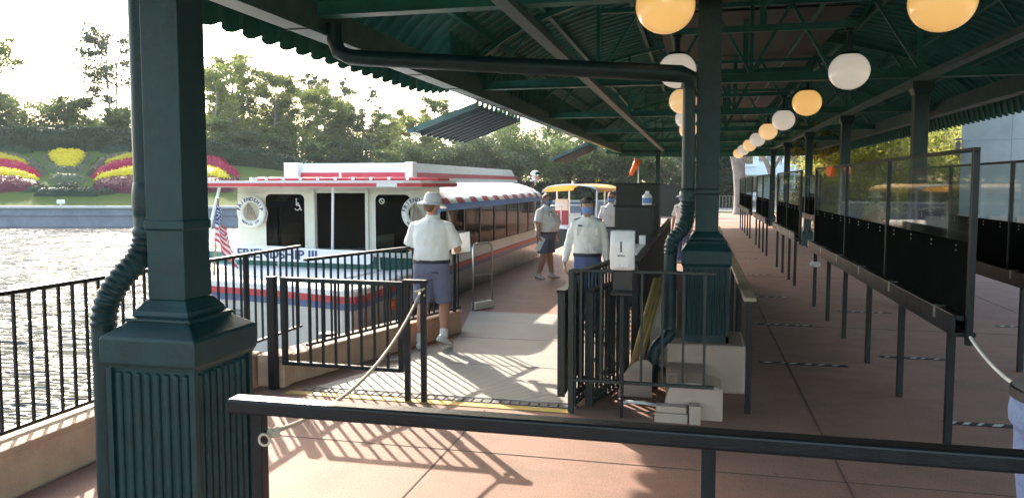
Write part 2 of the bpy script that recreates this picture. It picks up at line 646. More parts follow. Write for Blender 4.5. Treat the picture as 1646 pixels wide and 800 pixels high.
mb = MB()
us = [-400, -250, -150, -100] + [-80 + 2.0 * i for i in range(66)] + [60, 90, 140, 220, 400]
ds = [0, 0.5, 1] + [1 + 1.1 * i for i in range(1, 11)] + [14, 17, 21, 26, 32, 40, 55, 80, 120, 200, 400]
for u in us:
    for d in ds:
        v = bank_v(u) + d
        x, y = UV(u, v)
        mb.v.append((x, y, land(u, v) + 0.05 * mnoise.noise((u * 0.3, v * 0.3, 0))))
nd = len(ds)
for i in range(len(us) - 1):
    for j in range(nd - 1):
        mb.f.append((i * nd + j, (i + 1) * nd + j, (i + 1) * nd + j + 1, i * nd + j + 1))
        mb.mi.append(0)
tag(mb.build('hill', LAWN, smooth=True), None, None, kind='structure')

mb = MB()
mb.add([(-600, -300, -1.6), (600, -300, -1.6), (600, 900, -1.6), (-600, 900, -1.6)], [(0, 1, 2, 3)])
tag(mb.build('terrain', LAWN), None, None, kind='structure')
mb = MB()
mb.add([(-3.9, -80, -0.06), (500, -80, -0.06), (500, 700, -0.06), (-3.9, 700, -0.06)], [(0, 1, 2, 3)])
tag(mb.build('ground', LAWN), None, None, kind='structure')
mb = MB()
P4 = [UV(-300, -60), UV(30, -60), UV(30, 75), UV(-300, 75)]
mb.add([(x, y, -0.75) for x, y in P4], [(0, 1, 2, 3)])
tag(mb.build('water', WATER), None, None, kind='structure')

mb = MB().box((-3.98, -9, -1.8), (30, 52, 0.0))
tag(mb.build('pier_floor', FLOOR), None, None, kind='structure')
mb = MB()
for x in (0.95, 4.6, 8.2):
    mb.box((x - 0.004, -8, 0.001), (x + 0.004, 51, 0.003))
for y in (-2.0, 5.2, 10.9, 16.6, 22.4, 28, 34, 40):
    x0 = -3.9 if y not in (10.9,) else -1.0
    mb.box((x0, y - 0.004, 0.0012), (29, y + 0.004, 0.0034))
mb.box((-1.72, -3, 0.001), (-1.708, 6.2, 0.003))
tag(mb.build('paving_joints', JOINT), None, None, kind='structure')

# road and far kerb beyond the end of the dock
ROAD = pm('asphalt', (0.17, 0.16, 0.155), 0.8, var=0.1, scale=3)
mb = MB().box((-2, 56, -0.05), (200, 64, -0.02))
tag(mb.build('road', ROAD), None, None, kind='structure')

# bank wall
WALLC = pm('bank_wall_concrete', (0.20, 0.21, 0.24), 0.85, var=0.15, scale=1.2, dirt=((0.10, 0.11, 0.13), 0.7, 0.6))
WALLCAP = pm('bank_wall_cap', (0.45, 0.45, 0.43), 0.8, var=0.1, scale=2)
bw = thing('retaining_wall', 'long grey concrete wall along the far water bank below the flower garden', 'wall', (*UV(-20, 48), 0))
mb, mc, mr_ = MB(), MB(), MB()
line = [(-150, 48), (-8, 48), (0, 64), (25, 68)]
for a, b in zip(line, line[1:]):
    pa, pb = UV(*a), UV(*b)
    mb.bar((*pa, -0.35), (*pb, -0.35), 0.4, 1.5)
    mc.bar((*pa, 0.45), (*pb, 0.45), 0.7, 0.14)
    mr_.bar((*UV(a[0], a[1] - 0.24), -0.02), (*UV(b[0], b[1] - 0.24), -0.02), 0.12, 0.10)
mb.build('wall_face', WALLC, bw)
mc.build('cap', WALLCAP, bw)
mr_.build('ledge', WALLC, bw)

# ------------------------------------------------------------------ dock: curbs, ramp plates, markings
FENCE_B = (Vector((-3.92, 6.50, 0)), Vector((-3.06, 9.50, 0)))
lw = MB()
lw.box((-4.36, -6, -1.2), (-4.03, 6.55, 0.27))
lw.box((-4.38, -6, 0.27), (-4.01, 6.57, 0.31))
o = lw.build('low_wall', CURB, bevel=0.012)
tag(o, 'low pink concrete wall beside the water under the black fence', 'wall')
d = (FENCE_B[1] - FENCE_B[0])
ang = math.atan2(d.y, d.x)
mid = (FENCE_B[0] + FENCE_B[1]) / 2
cu = MB()
cu.cbox((mid.x, mid.y, 0.125), (d.length, 0.30, 0.25), ang)
cu.cbox((mid.x, mid.y, 0.265), (d.length + 0.02, 0.32, 0.03), ang)
o = cu.build('curb_wall', CURB, bevel=0.012)
tag(o, 'slanting cream concrete curb under the railing beside the boat bow', 'wall')
# stub of wall behind the near column
o = MB().box((-4.0, 6.45, 0), (-3.72, 6.62, 0.30)).build('wall_stub', CURB, bevel=0.012)
tag(o, 'short pink concrete wall stub where the gate hinges', 'wall')

pl = thing('ramp_plate', 'pale ribbed ramp plates on the dock floor in front of the gate', 'ramp', (-2.3, 8.5, 0))
for (x0, x1, y0, y1) in ((-3.45, -1.06, 6.52, 7.72), (-3.3, -1.06, 7.735, 9.1), (-2.86, -1.06, 9.115, 11.0)):
    poly = [(x0, y0), (x1, y0), (x1, y1), (x0 + 0.45 if y1 < 9.2 else x0 - 0.4, y1)]
    MB().prism(poly, 0.002, 0.014).build('plate', PLATE, pl, bevel=0.003)
mb = MB()
for i in range(30):
    x = -3.5 + i * 0.085
    mb.box((x, 6.40, 0.002), (x + 0.07, 6.50, 0.009))
tag(mb.build('drain_grate', pm('galvanised_grate', (0.10, 0.095, 0.09), 0.6, 0.2)), 'narrow metal drain strip across the dock before the ramp plates', 'drain')
tag(MB().box((-3.62, 6.265, 0.004), (-1.0, 6.375, 0.007)).build('yellow_line', YELLOW), 'worn yellow line painted across the gateway floor', 'marking')
TAPEB = pm('black_tape', (0.02, 0.02, 0.02), 0.6)
TAPEW = pm('white_tape', (0.55, 0.55, 0.52), 0.6, var=0.25, scale=20)


def tape(x0, x1, y, label, seed):
    r = random.Random(seed)
    t = thing('floor_tape', label, 'floor marking', ((x0 + x1) / 2, y, 0), 0, 'striped distancing strips on the queue floor')
    MB().box((x0, y - 0.045, 0.004), (x1, y + 0.045, 0.0055)).build('strip', TAPEB, t)
    w = MB()
    x = x0 + 0.03
    while x < x1 - 0.09:
        k = r.uniform(0.03, 0.07)
        w.add([(x, y - 0.036, 0.0068), (x + k, y - 0.036, 0.0068), (x + k + 0.05, y + 0.036, 0.0068), (x + 0.05, y + 0.036, 0.0068)], [(0, 1, 2, 3)])
        x += k + r.uniform(0.05, 0.11)
    w.build('stripes', TAPEW, t)


tape(0.72, 1.52, 10.95, 'black and white floor strip in the left lane, middle one of five down that lane', 1)
tape(0.66, 1.55, 8.58, 'black and white floor strip in the left lane, closest to the mid column', 2)
tape(1.98, 2.69, 9.16, 'black and white floor strip under the long partition, second from the front rail', 3)
tape(1.93, 2.65, 6.72, 'black and white floor strip beside the first partition post near the jeans', 4)
tape(0.75, 1.5, 13.6, 'black and white floor strip in the left lane, third one from the front', 5)
tape(0.75, 1.5, 16.9, 'black and white floor strip in the left lane, fourth one from the front', 6)
tape(0.75, 1.5, 20.5, 'black and white floor strip in the left lane, farthest one', 7)
tape(2.05, 2.8, 12.3, 'black and white floor strip under the far half of the long partition', 8)
tape(3.9, 4.7, 11.5, 'black and white floor strip in the right lane beyond the second partition row', 9)

# ------------------------------------------------------------------ columns
def column(name, label, c, half_cap, z_cap, z_foot, sh, ztop, pipe, rz=0.0):
    """square cast column: fluted pedestal, moulded cap, shaft; pipe = (straight top x,y), elbow points"""
    t = thing(name, label, 'column', (c[0], c[1], z_foot), 0)
    hp = half_cap * 0.93
    zb = z_cap - 0.13
    # fluted pedestal
    m = MB()
    m.box((c[0] - hp + 0.02, c[1] - hp + 0.02, z_foot), (c[0] + hp - 0.02, c[1] + hp - 0.02, zb))
    n = 8
    w = 2 * hp * 0.86 / n
    for k in range(n):
        o = -hp * 0.86 + (k + 0.5) * w
        for sx, sy in ((0, -1), (0, 1), (1, 0), (-1, 0)):
            if sx == 0:
                p = [(c[0] + o, c[1] + sy * (hp - 0.022), z_foot + 0.07), (c[0] + o, c[1] + sy * (hp - 0.022), zb - 0.05)]
            else:
                p = [(c[0] + sx * (hp - 0.022), c[1] + o, z_foot + 0.07), (c[0] + sx * (hp - 0.022), c[1] + o, zb - 0.05)]
            m.tube(p, w * 0.36, 10)
            top = p[1]
            m.sphere(top, w * 0.36, 10, 6)
    for sx in (-1, 1):
        for sy in (-1, 1):
            m.cbox((c[0] + sx * (hp - hp * 0.06), c[1] + sy * (hp - hp * 0.06), (z_foot + zb) / 2), (hp * 0.12, hp * 0.12, zb - z_foot))
    m.box((c[0] - hp, c[1] - hp, z_foot), (c[0] + hp, c[1] + hp, z_foot + 0.06))
    m.build('pedestal', GREEN, t, smooth=True)
    # cap with mouldings
    hs = sh
    m = MB().squares([(half_cap * 0.96, zb - 0.012), (half_cap * 0.96, zb), (half_cap, zb + 0.012), (half_cap, z_cap), (half_cap * 0.97, z_cap + 0.012), (hs + 0.07, z_cap + 0.070),
                      (hs + 0.08, z_cap + 0.074), (hs + 0.08, z_cap + 0.088), (hs + 0.052, z_cap + 0.10), (hs + 0.046, z_cap + 0.122), (hs + 0.026, z_cap + 0.148), (hs + 0.012, z_cap + 0.17), (hs + 0.002, z_cap + 0.178)], c)
    m.build('pedestal_cap', GREEN, t, bevel=0.006)
    m = MB().squares([(hs, z_cap + 0.16), (hs, z_cap + 0.52), (hs + 0.008, z_cap + 0.525), (hs + 0.008, z_cap + 0.565), (hs, z_cap + 0.57), (hs, ztop)], c)
    m.build('shaft', GREEN, t, bevel=0.008)
    if pipe:
        pts, r, rc, straight_from = pipe
        m = MB()
        # corrugated part: alternating radius along a smooth curve
        P = [Vector(p) for p in pts]
        dense = []
        for i in range(len(P) - 1):
            p0 = P[max(i - 1, 0)]
            p1, p2 = P[i], P[i + 1]
            p3 = P[min(i + 2, len(P) - 1)]
            L = max(2, int((p2 - p1).length / 0.009))
            for k in range(L):
                s = k / L
                q = 0.5 * ((2 * p1) + (p2 - p0) * s + (2 * p0 - 5 * p1 + 4 * p2 - p3) * s * s + (3 * p1 - p0 - 3 * p2 + p3) * s ** 3)
                dense.append((q, i))
        dense.append((P[-1], len(P) - 2))
        qs = [q for q, i in dense]
        rs = []
        acc = 0
        for k, (q, i) in enumerate(dense):
            if k:
                acc += (q - qs[k - 1]).length
            corr = i in straight_from
            rs.append(r + (rc * (0.5 + 0.5 * math.cos(acc / 0.036 * 2 * PI)) if corr else 0))
        m.tube(qs, rs, 18)
        m.build('downspout', PIPE, t, smooth=True)
    return t


CL = (-2.555, 3.43)
column('column', 'big dark green column with fluted pedestal standing at the end of the front rail', CL, 0.265, 1.15, 0.0, 0.105, 4.35,
       ([(-2.715, 3.40, 4.3), (-2.715, 3.40, 1.9), (-2.715, 3.39, 1.64), (-2.74, 3.365, 1.53), (-2.81, 3.325, 1.43), (-2.865, 3.29, 1.32), (-2.88, 3.27, 1.18), (-2.88, 3.27, 0.9), (-2.88, 3.27, 0.15)], 0.056, 0.010, (1, 2, 3, 4, 5)))
CM = (0.085, 7.52)
column('column', 'dark green column with fluted pedestal standing on a pale concrete block amid the dock', CM, 0.225, 1.28, 0.44, 0.105, 4.3,
       ([(-0.09, 7.36, 2.86), (-0.09, 7.36, 1.85), (-0.09, 7.36, 1.62), (-0.12, 7.34, 1.50), (-0.215, 7.30, 1.38), (-0.235, 7.29, 1.25), (-0.235, 7.29, 1.05), (-0.235, 7.29, 0.62), (-0.25, 7.26, 0.5), (-0.36, 7.2, 0.38), (-0.385, 7.18, 0.2), (-0.385, 7.18, 0.02)], 0.058, 0.009, (1, 2, 3, 4)))
# sloping drain from the eave to that column
m = MB()
m.tube([(-3.58, 7.3, 3.50), (-3.575, 7.3, 3.34), (-3.53, 7.3, 3.22), (-3.42, 7.3, 3.165), (-3.2, 7.3, 3.14), (-0.16, 7.3, 2.89), (-0.09, 7.33, 2.86), (-0.09, 7.36, 2.78)], 0.078, 18)
tag(m.build('drain_pipe', PIPE, smooth=True), 'long dark green drain pipe sloping from the roof edge to the mid column', 'pipe')
# block under it
b = thing('concrete_block', 'pale concrete block under the mid column behind the wedge', 'block', (0.1, 7.6, 0))
MB().box((-0.26, 7.2, 0.0), (0.44, 7.95, 0.44)).build('block', BLOCK, b, bevel=0.02)
MB().box((-0.24, 6.75, 0.0), (0.1, 7.197, 0.27)).build('step', BLOCK, b, bevel=0.015)
w = thing('concrete_wedge', 'low curved pale concrete wedge on the floor before the mid column block', 'block', (-0.02, 6.4, 0))
prof = [(0.22, 0), (0.22, 0.26), (0.14, 0.29), (0.0, 0.305), (-0.14, 0.29), (-0.2, 0.27), (-0.24, 0.10), (-0.24, 0)]
m = MB()
n = len(prof)
vs = [(x, 6.32, z) for x, z in prof] + [(x, 6.68, z) for x, z in prof]
m.add(vs, [tuple(range(n)), tuple(range(2 * n - 1, n - 1, -1))] + [(i, n + i, n + (i + 1) % n, (i + 1) % n) for i in range(n)])
m.build('wedge', BLOCK, w, bevel=0.012)
MB().box((-0.31, 6.20, 0), (-0.05, 6.315, 0.075)).build('foot', BLOCK, w, bevel=0.006)
MB().box((-0.30, 6.21, 0.078), (-0.06, 6.312, 0.13)).build('foot', BLOCK, w, bevel=0.006)
MB().box((-0.04, 6.19, 0), (0.05, 6.313, 0.15)).build('foot', BLOCK, w, bevel=0.006)


# ------------------------------------------------------------------ railings
def fence(name, label, p, q, zt, zb, spacing, cat='railing', group=None, posts=(), top=(0.05, 0.03), zfeet=None, r=0.017, mat=BLACK):
    p, q = Vector((*p, 0)), Vector((*q, 0))
    t = thing(name, label, cat, (p.x, p.y, zb), 0, group)
    up = Vector((0, 0, 1))
    MB().bar(p + up * zt, q + up * zt, top[0], top[1]).build('top_rail', mat, t, bevel=0.004)
    MB().bar(p + up * (zb + 0.02), q + up * (zb + 0.02), 0.035, 0.025).build('bottom_rail', mat, t, bevel=0.003)
    L = (q - p).length
    n = int(L / spacing)
    d = (q - p).normalized()
    for i in range(n + 1):
        c = p + d * (i * spacing + (L - n * spacing) / 2)
        MB().bar(c + up * (zb + 0.03), c + up * (zt - top[1] / 2), r, r, up=(d.x, d.y, 0)).build('baluster', mat, t)
    for s, w in posts:
        c = p + d * s
        MB().bar(c + up * (zfeet if zfeet is not None else zb), c + up * (zt + 0.005), w, w, up=(d.x, d.y, 0)).build('post', mat, t, bevel=0.003)
    return t


fence('railing', 'black railing on the low wall along the water behind the big column', (-4.2, 1.2), (-4.2, 7.66), 1.22, 0.33, 0.12, posts=((2.0, 0.03), (5.4, 0.03)), zfeet=0.29)
d = (FENCE_B[1] - FENCE_B[0]).normalized()
a = FENCE_B[0] + d * 0.42 + Vector((0.09, -0.03, 0))
fb_end = FENCE_B[1] + d * 0.0 + Vector((0.115, -0.03, 0))
fence('railing', 'black railing on the slanting curb next to the man in the hat', (a.x, a.y), (fb_end.x, fb_end.y), 1.16, 0.30, 0.105, posts=((2.58, 0.035),), zfeet=0.27)

# gate
g = thing('gate', 'black barred gate swung shut across the dock left of the roped post', 'gate', (-3.72, 6.38, 0))
gy = 6.38
fr = MB()
zt0, zt1 = 1.03, 1.015
fr.bar((-3.66, gy, 1.03), (-2.53, gy, 1.02), 0.04, 0.04)
fr.bar((-3.66, gy, 0.26), (-2.53, gy, 0.25), 0.04, 0.035)
fr.bar((-3.665, gy, 0.24), (-3.665, gy, 1.05), 0.05, 0.04)
fr.bar((-2.53, gy, 0.235), (-2.53, gy, 1.04), 0.045, 0.04)
fr.build('gate_frame', BLACK, g, bevel=0.004)
for i in range(8):
    x = -3.66 + (i + 1) * 1.13 / 9
    MB().bar((x, gy, 0.27), (x, gy, 1.01), 0.02, 0.02, up=(1, 0, 0)).build('baluster', BLACK, g)
MB().cbox((-2.495, gy - 0.01, 0.62), (0.06, 0.07, 0.16)).build('latch', DARKPL, g, bevel=0.006)
p_ = thing('gate_post', 'pair of black gate posts joined at the top with the rope tied on', 'post', (-2.4, 6.3, 0))
MB().bar((-2.44, 6.30, 0), (-2.44, 6.30, 1.04), 0.045, 0.045, up=(1, 0, 0)).build('post', BLACK, p_, bevel=0.004)
MB().bar((-2.29, 6.30, 0), (-2.29, 6.30, 1.04), 0.045, 0.045, up=(1, 0, 0)).build('post', BLACK, p_, bevel=0.004)
MB().bar((-2.475, 6.30, 1.055), (-2.255, 6.30, 1.055), 0.06, 0.035).build('top_bar', BLACK, p_, bevel=0.006)
o = MB().bar((-3.80, 6.40, 0), (-3.80, 6.40, 1.05), 0.075, 0.075, up=(1, 0, 0)).build('gate_post', BLACK, bevel=0.005)
tag(o, 'single black gate post on the hinge side of the barred gate', 'post')

# rope
m = MB()
A, B = Vector((-2.31, 6.27, 0.96)), Vector((-1.80, 3.04, 0.81))
pts = []
for i in range(40):
    s = i / 39
    q = A.lerp(B, s)
    q.z -= 4 * 0.20 * s * (1 - s)
    pts.append(q)
m.tube(pts, 0.0115, 8)
m.tube([A + Vector((0.04 * math.cos(t), 0.03 * math.sin(t), 0.01 * t - 0.02)) for t in [k * 0.5 for k in range(14)]], 0.010, 6)
m.tube([B + Vector((0.012 * math.sin(k * 1.1), -0.0 - 0.008 * k, 0.012 * math.cos(k * 1.3))) for k in range(6)], 0.018, 7)
tag(m.build('rope', ROPE, smooth='full'), 'tan rope hanging slack from the gate post to the front rail', 'rope')

# front rail
f = thing('front_rail', 'thick black rail crossing the whole foreground from the big column', 'railing', (0, 2.96, 0))
MB().bar((-1.96, 2.96, 0.945), (2.6, 2.96, 0.945), 0.09, 0.065).build('top_rail', BLACK, f, bevel=0.012, seg=3)
for x in (-1.845, 0.055, 1.95):
    MB().bar((x, 2.98, 0.0), (x, 2.98, 0.911), 0.055, 0.055, up=(1, 0, 0)).build('post', BLACK, f, bevel=0.005)
m = MB()
m.tube([(-1.80 + 0.025 * math.cos(t), 2.945, 0.80 + 0.025 * math.sin(t)) for t in [k * 2 * PI / 14 for k in range(15)]], 0.006, 6)
m.build('ring', ROPE, f, smooth='full')

# right-hand barred railing with solid leaves
fence('railing', 'dark barred railing between the sanitizer stand and the mid column', (-1.0, 6.30), (0.15, 6.30), 1.19, 0.26, 0.165, top=(0.025, 0.025), posts=((0.0, 0.045),), zfeet=0.0, r=0.02, mat=DKGREEN)


def ribbed_leaf(name, label, x, y0, y1, z0, z1, mat=DKGREEN, cat='gate', slats=False, rz=0.0):
    t = thing(name, label, cat, (x, y0, 0), rz)
    L = y1 - y0
    m = MB()
    k = 0.03
    if slats:
        while k < L - 0.05:
            m.box((-0.006, k, z0), (0.006, k + 0.045, z1))
            k += 0.10
        m.box((-0.010, 0, z0 + 0.04), (0.010, L, z0 + 0.08))
    else:
        m.box((-0.014, 0, z0), (0.014, L, z1))
        while k < L - 0.02:
            m.box((-0.024, k, z0 + 0.03), (0.024, k + 0.022, z1 - 0.03))
            k += 0.055
    m.build('panel', mat, t, local=True)
    fr = MB()
    fr.box((-0.032, -0.03, z0 - 0.02), (0.032, -0.002, z1 + 0.0))
    fr.box((-0.032, L + 0.002, z0 - 0.02), (0.032, L + 0.03, z1))
    fr.box((-0.026, -0.02, z0 - 0.018), (0.026, L + 0.02, z0 - 0.002))
    fr.build('frame', mat, t, bevel=0.003, local=True)
    MB().box((-0.04, -0.035, z1 + 0.002), (0.04, L + 0.035, z1 + 0.03)).build('top_rail', BLACK, t, bevel=0.004, local=True)
    return t


ribbed_leaf('gate_leaf', 'solid dark gate leaf folded open beside the ramp plates, first one', -1.10, 6.42, 7.15, 0.12, 0.98)
ribbed_leaf('gate_leaf', 'taller solid dark gate leaf behind the barred railing left of the sanitizer', -1.0, 6.42, 7.95, 0.05, 1.13, rz=math.radians(-10), slats=True)
ribbed_leaf('gate_leaf', 'ribbed dark gate leaf right behind the sanitizer post', -0.86, 6.45, 7.3, 0.05, 0.99, rz=math.radians(-15), slats=True)
fs = ribbed_leaf('board_fence', 'long solid dark board fence running down the dock behind the sanitizer', -0.60, 7.85, 17.5, 0.02, 1.10, cat='fence')
sb = thing('sign_board', 'notched white board lying on the dark fence in front of the dark cabinets', 'board', (-0.62, 8.9, 1.13))
MB().box((-0.86, 8.4, 1.135), (-0.62, 9.7, 1.155)).build('board', WHITE, sb, bevel=0.004)
MB().box((-0.86, 9.72, 1.135), (-0.80, 9.78, 1.26)).build('upright', WHITE, sb, bevel=0.004)
MB().box((-0.70, 9.72, 1.135), (-0.62, 9.78, 1.26)).build('upright', WHITE, sb, bevel=0.004)


def cabinet(label, x0, x1, y0, y1, z1):
    t = thing('cabinet', label, 'cabinet', ((x0 + x1) / 2, y0, 0))
    MB().box((x0, y0, 0.05), (x1, y1, z1)).build('body', DKGREEN, t, bevel=0.008)
    m = MB()
    k = x0 + 0.03
    while k < x1 - 0.03:
        m.box((k, y0 - 0.008, 0.12), (k + 0.014, y0 - 0.001, z1 - 0.06))
        k += 0.032
    m.build('ribbing', DKGREEN, t)
    MB().box((x0 - 0.02, y0 - 0.02, z1 + 0.002), (x1 + 0.02, y1 + 0.02, z1 + 0.03)).build('top', BLACK, t, bevel=0.006)
    MB().box((x0 + 0.03, y0 + 0.03, 0), (x1 - 0.03, y1 - 0.03, 0.05)).build('base', BLACK, t)


cabinet('dark ribbed cabinet with a white bottle on it, closer of two', -1.24, -0.68, 12.0, 12.6, 1.54)
cabinet('taller dark cabinet standing behind the one with the bottle', -1.45, -0.68, 14.2, 14.9, 1.88)
bt = thing('spray_bottle', 'white bottle with blue label standing on the dark ribbed cabinet', 'bottle', (-0.76, 12.2, 1.57))
MB().rings([(-0.76, 12.2, 1.572, 0.075, 0.06), (-0.76, 12.2, 1.70, 0.075, 0.06), (-0.76, 12.2, 1.735, 0.05, 0.045), (-0.76, 12.2, 1.75, 0.03, 0.03)], 16).build('bottle', PLASTIC, bt, smooth=True)
MB().rings([(-0.76, 12.2, 1.60, 0.078, 0.063), (-0.76, 12.2, 1.68, 0.078, 0.063)], 16).build('bottle_label', pm('blue_label', (0.15, 0.25, 0.55), 0.5), bt, smooth=True)
MB().rings([(-0.76, 12.2, 1.75, 0.032, 0.032), (-0.76, 12.2, 1.785, 0.03, 0.03)], 12).build('cap', WHITE, bt, smooth=True)

# sanitizer
s = thing('sanitizer_stand', 'white wall style hand sanitizer dispenser on a black post', 'dispenser', (-0.575, 6.26, 0))
m = MB()
prof = [(0.0, 1.21), (0.075, 1.215), (0.10, 1.24), (0.105, 1.40), (0.095, 1.49), (0.07, 1.525), (0.0, 1.53)]
n = 9
vs, fsx = [], []
for i in range(n):
    x = -0.095 + 0.19 * i / (n - 1)
    e = abs(i - (n - 1) / 2) / ((n - 1) / 2)
    k = 1 - 0.22 * e ** 5
    for (dy, z) in prof:
        vs.append((-0.575 + x, 6.245 - dy * k, 1.37 + (z - 1.37) * (1 - 0.03 * e ** 6)))
np_ = len(prof)
for i in range(n - 1):
    for j in range(np_ - 1):
        fsx.append((i * np_ + j, (i + 1) * np_ + j, (i + 1) * np_ + j + 1, i * np_ + j + 1))
fsx.append(tuple(range(np_)))
fsx.append(tuple((n - 1) * np_ + k for k in range(np_ - 1, -1, -1)))
fsx.append(tuple([i * np_ for i in range(n - 1, -1, -1)] + [i * np_ + np_ - 1 for i in range(n)]))
m.add(vs, fsx)
m.build('dispenser', PLASTIC, s, smooth=True)
MB().box((-0.588, 6.138, 1.36), (-0.576, 6.1395, 1.445)).build('level_slot', DARKPL, s)
m = MB()
for i, wd in enumerate((0.010, 0.006, 0.008, 0.005, 0.008)):
    m.box((-0.606 + i * 0.011, 6.137, 1.327 + 0.002 * (i % 2)), (-0.606 + i * 0.011 + wd, 6.139, 1.338))
m.build('maker_mark', DARKPL, s)
m = MB()
for x in (-0.59, -0.52):
    m.cbox((x, 6.1415, 1.255), (0.008, 0.003, 0.008))
m.build('rivet', pm('grey_dot', (0.3, 0.3, 0.3), 0.5), s)
MB().box((-0.665, 6.247, 1.20), (-0.485, 6.262, 1.54)).build('back_plate', DARKPL, s, bevel=0.004)
MB().box((-0.66, 6.12, 1.02), (-0.49, 6.262, 1.04)).build('drip_tray', DARKPL, s, bevel=0.004)
MB().box((-0.655, 6.248, 1.042), (-0.495, 6.261, 1.198)).build('tray_back', DARKPL, s, bevel=0.004)
MB().bar((-0.575, 6.275, 0.0), (-0.575, 6.275, 1.5), 0.045, 0.022, up=(1, 0, 0)).build('post', BLACK, s, bevel=0.003)

# things leaning behind the railing
for i, (lab, x0, x1, y) in enumerate((('worn yellow wooden pole leaning behind the barred railing, leftmost of three', -0.62, -0.40, 7.55), ('middle of three yellow wooden poles leaning behind the barred railing', -0.60, -0.36, 7.62), ('yellow wooden pole closest to the downspout behind the barred railing', -0.55, -0.33, 7.7))):
    tag(MB().tube([(x0, y - 0.5, 0.02), (x1, y + 0.3, 0.95)], 0.022, 8).build('wooden_pole', pm('worn_yellow_wood', (0.33, 0.23, 0.08), 0.7, var=0.3), smooth=True), lab, 'pole', 'poles leaning behind the railing')
o = thing('rounded_board', 'cream board with a rounded top behind the downspout', 'board', (-0.33, 8.1, 0))
prof = [(-0.13, 0.0), (0.14, 0.0), (0.14, 0.80), (0.05, 0.84), (-0.03, 0.83), (-0.10, 0.76), (-0.13, 0.64)]
n = len(prof)
MB().add([(-0.33 + x, 8.1, 0.002 + z) for x, z in prof] + [(-0.33 + x, 8.14, 0.002 + z) for x, z in prof], [tuple(range(n)), tuple(range(2 * n - 1, n - 1, -1))] + [(i, n + i, n + (i + 1) % n, (i + 1) % n) for i in range(n)]).build('board', CREAM, o, bevel=0.004)
o = thing('curved_board', 'pale grey board with a curved top leaning at the downspout foot', 'board', (-0.50, 6.9, 0))
prof = [(-0.17, 0.0), (0.13, 0.0), (0.13, 0.30), (0.08, 0.34), (0.0, 0.33), (-0.08, 0.26), (-0.14, 0.15)]
n = len(prof)
MB().add([(-0.50 + x, 6.9, 0.002 + z) for x, z in prof] + [(-0.50 + x, 6.93, 0.002 + z) for x, z in prof], [tuple(range(n)), tuple(range(2 * n - 1, n - 1, -1))] + [(i, n + i, n + (i + 1) % n, (i + 1) % n) for i in range(n)]).build('board', BLOCK, o, bevel=0.004)
m = MB().tube([(-0.62, 6.62, 0.02), (-0.55, 6.56, 0.05), (-0.42, 6.54, 0.055), (-0.32, 6.58, 0.03), (-0.28, 6.66, 0.016)], 0.014, 8)
m.build('hose', WHITE, o, smooth='full')

# hand rail with worn top along the left queue lane
h = thing('hand_rail', 'long dark hand rail with worn brass coloured top along the left queue lane', 'railing', (0.43, 6.6, 0))
MB().bar((0.43, 6.56, 0.955), (0.43, 17.4, 0.955), 0.10, 0.035).build('rail_top', BRASS, h, bevel=0.008)
MB().bar((0.43, 6.6, 0.915), (0.43, 17.3, 0.915), 0.05, 0.04).build('under_rail', BLACK, h)
for y in (6.62, 8.15, 8.42, 9.9, 11.4, 12.9, 14.4, 15.9, 17.2):
    MB().bar((0.43, y, 0), (0.43, y, 0.895), 0.045, 0.045, up=(1, 0, 0)).build('post', BLACK, h, bevel=0.003)


# ------------------------------------------------------------------ queue partitions
def partition(label, X, ys, y0, y1, zt=2.11, zm=1.50, zb=1.0, mull=None, group='clear topped queue partitions', base=True):
    t = thing('queue_partition', label, 'partition', (X, y0, 0), 0, group)
    for y in ys:
        MB().bar((X, y, 0), (X, y, zb - 0.13), 0.05, 0.05, up=(1, 0, 0)).build('post', BLACK, t, bevel=0.004)
    # base beam: a box rail with a dark apron
    MB().box((X - 0.09, y0 + 0.02, zb - 0.13), (X + 0.05, y1, zb - 0.10)).build('rail', BLACK, t, bevel=0.004)
    MB().box((X - 0.10, y0 + 0.02, zb - 0.10), (X - 0.075, y1, zb + 0.02)).build('apron', BLACK, t, bevel=0.004)
    MB().box((X - 0.072, y0 + 0.02, zb - 0.02), (X - 0.022, y1, zb + 0.015)).build('ledge', BLACK, t, bevel=0.003)
    mull = mull or [y0, (y0 + y1) / 2, y1]
    fr = MB()
    for i, y in enumerate(mull):
        w = 0.045 if i in (0, len(mull) - 1) else 0.03
        fr.box((X - 0.02, y - w / 2, zb - 0.18 if i == 0 else zb - 0.09), (X + 0.02, y + w / 2, zt))
    fr.box((X - 0.022, y0 - 0.02, zt + 0.001), (X + 0.022, y1 + 0.02, zt + 0.028))
    fr.build('frame', BLACK, t, bevel=0.003)
    for a, b in zip(mull, mull[1:]):
        MB().box((X - 0.008, a + 0.024, zb - 0.088), (X + 0.008, b - 0.024, zm)).build('dark_panel', DARKPANEL, t)
        MB().box((X - 0.004, a + 0.024, zm + 0.002), (X + 0.004, b - 0.024, zt - 0.002)).build('clear_panel', GLASS, t)
    bl = MB()
    for a, b in zip(mull, mull[1:]):
        for k in range(4):
            y = a + (b - a) * (k + 0.5) / 4
            for z in (zm - 0.03, zm - 0.065):
                bl.cbox((X - 0.011, y, z), (0.006, 0.012, 0.012))
    bl.build('bolts', METAL, t)
    cl = MB()
    for y in ys:
        cl.box((X - 0.106, y + 0.04, zb - 0.06), (X - 0.101, y + 0.075, zb + 0.03))
        cl.box((X - 0.106, y + 0.04, zb + 0.022), (X - 0.03, y + 0.075, zb + 0.027))
    cl.build('clamp', METAL, t)
    return t


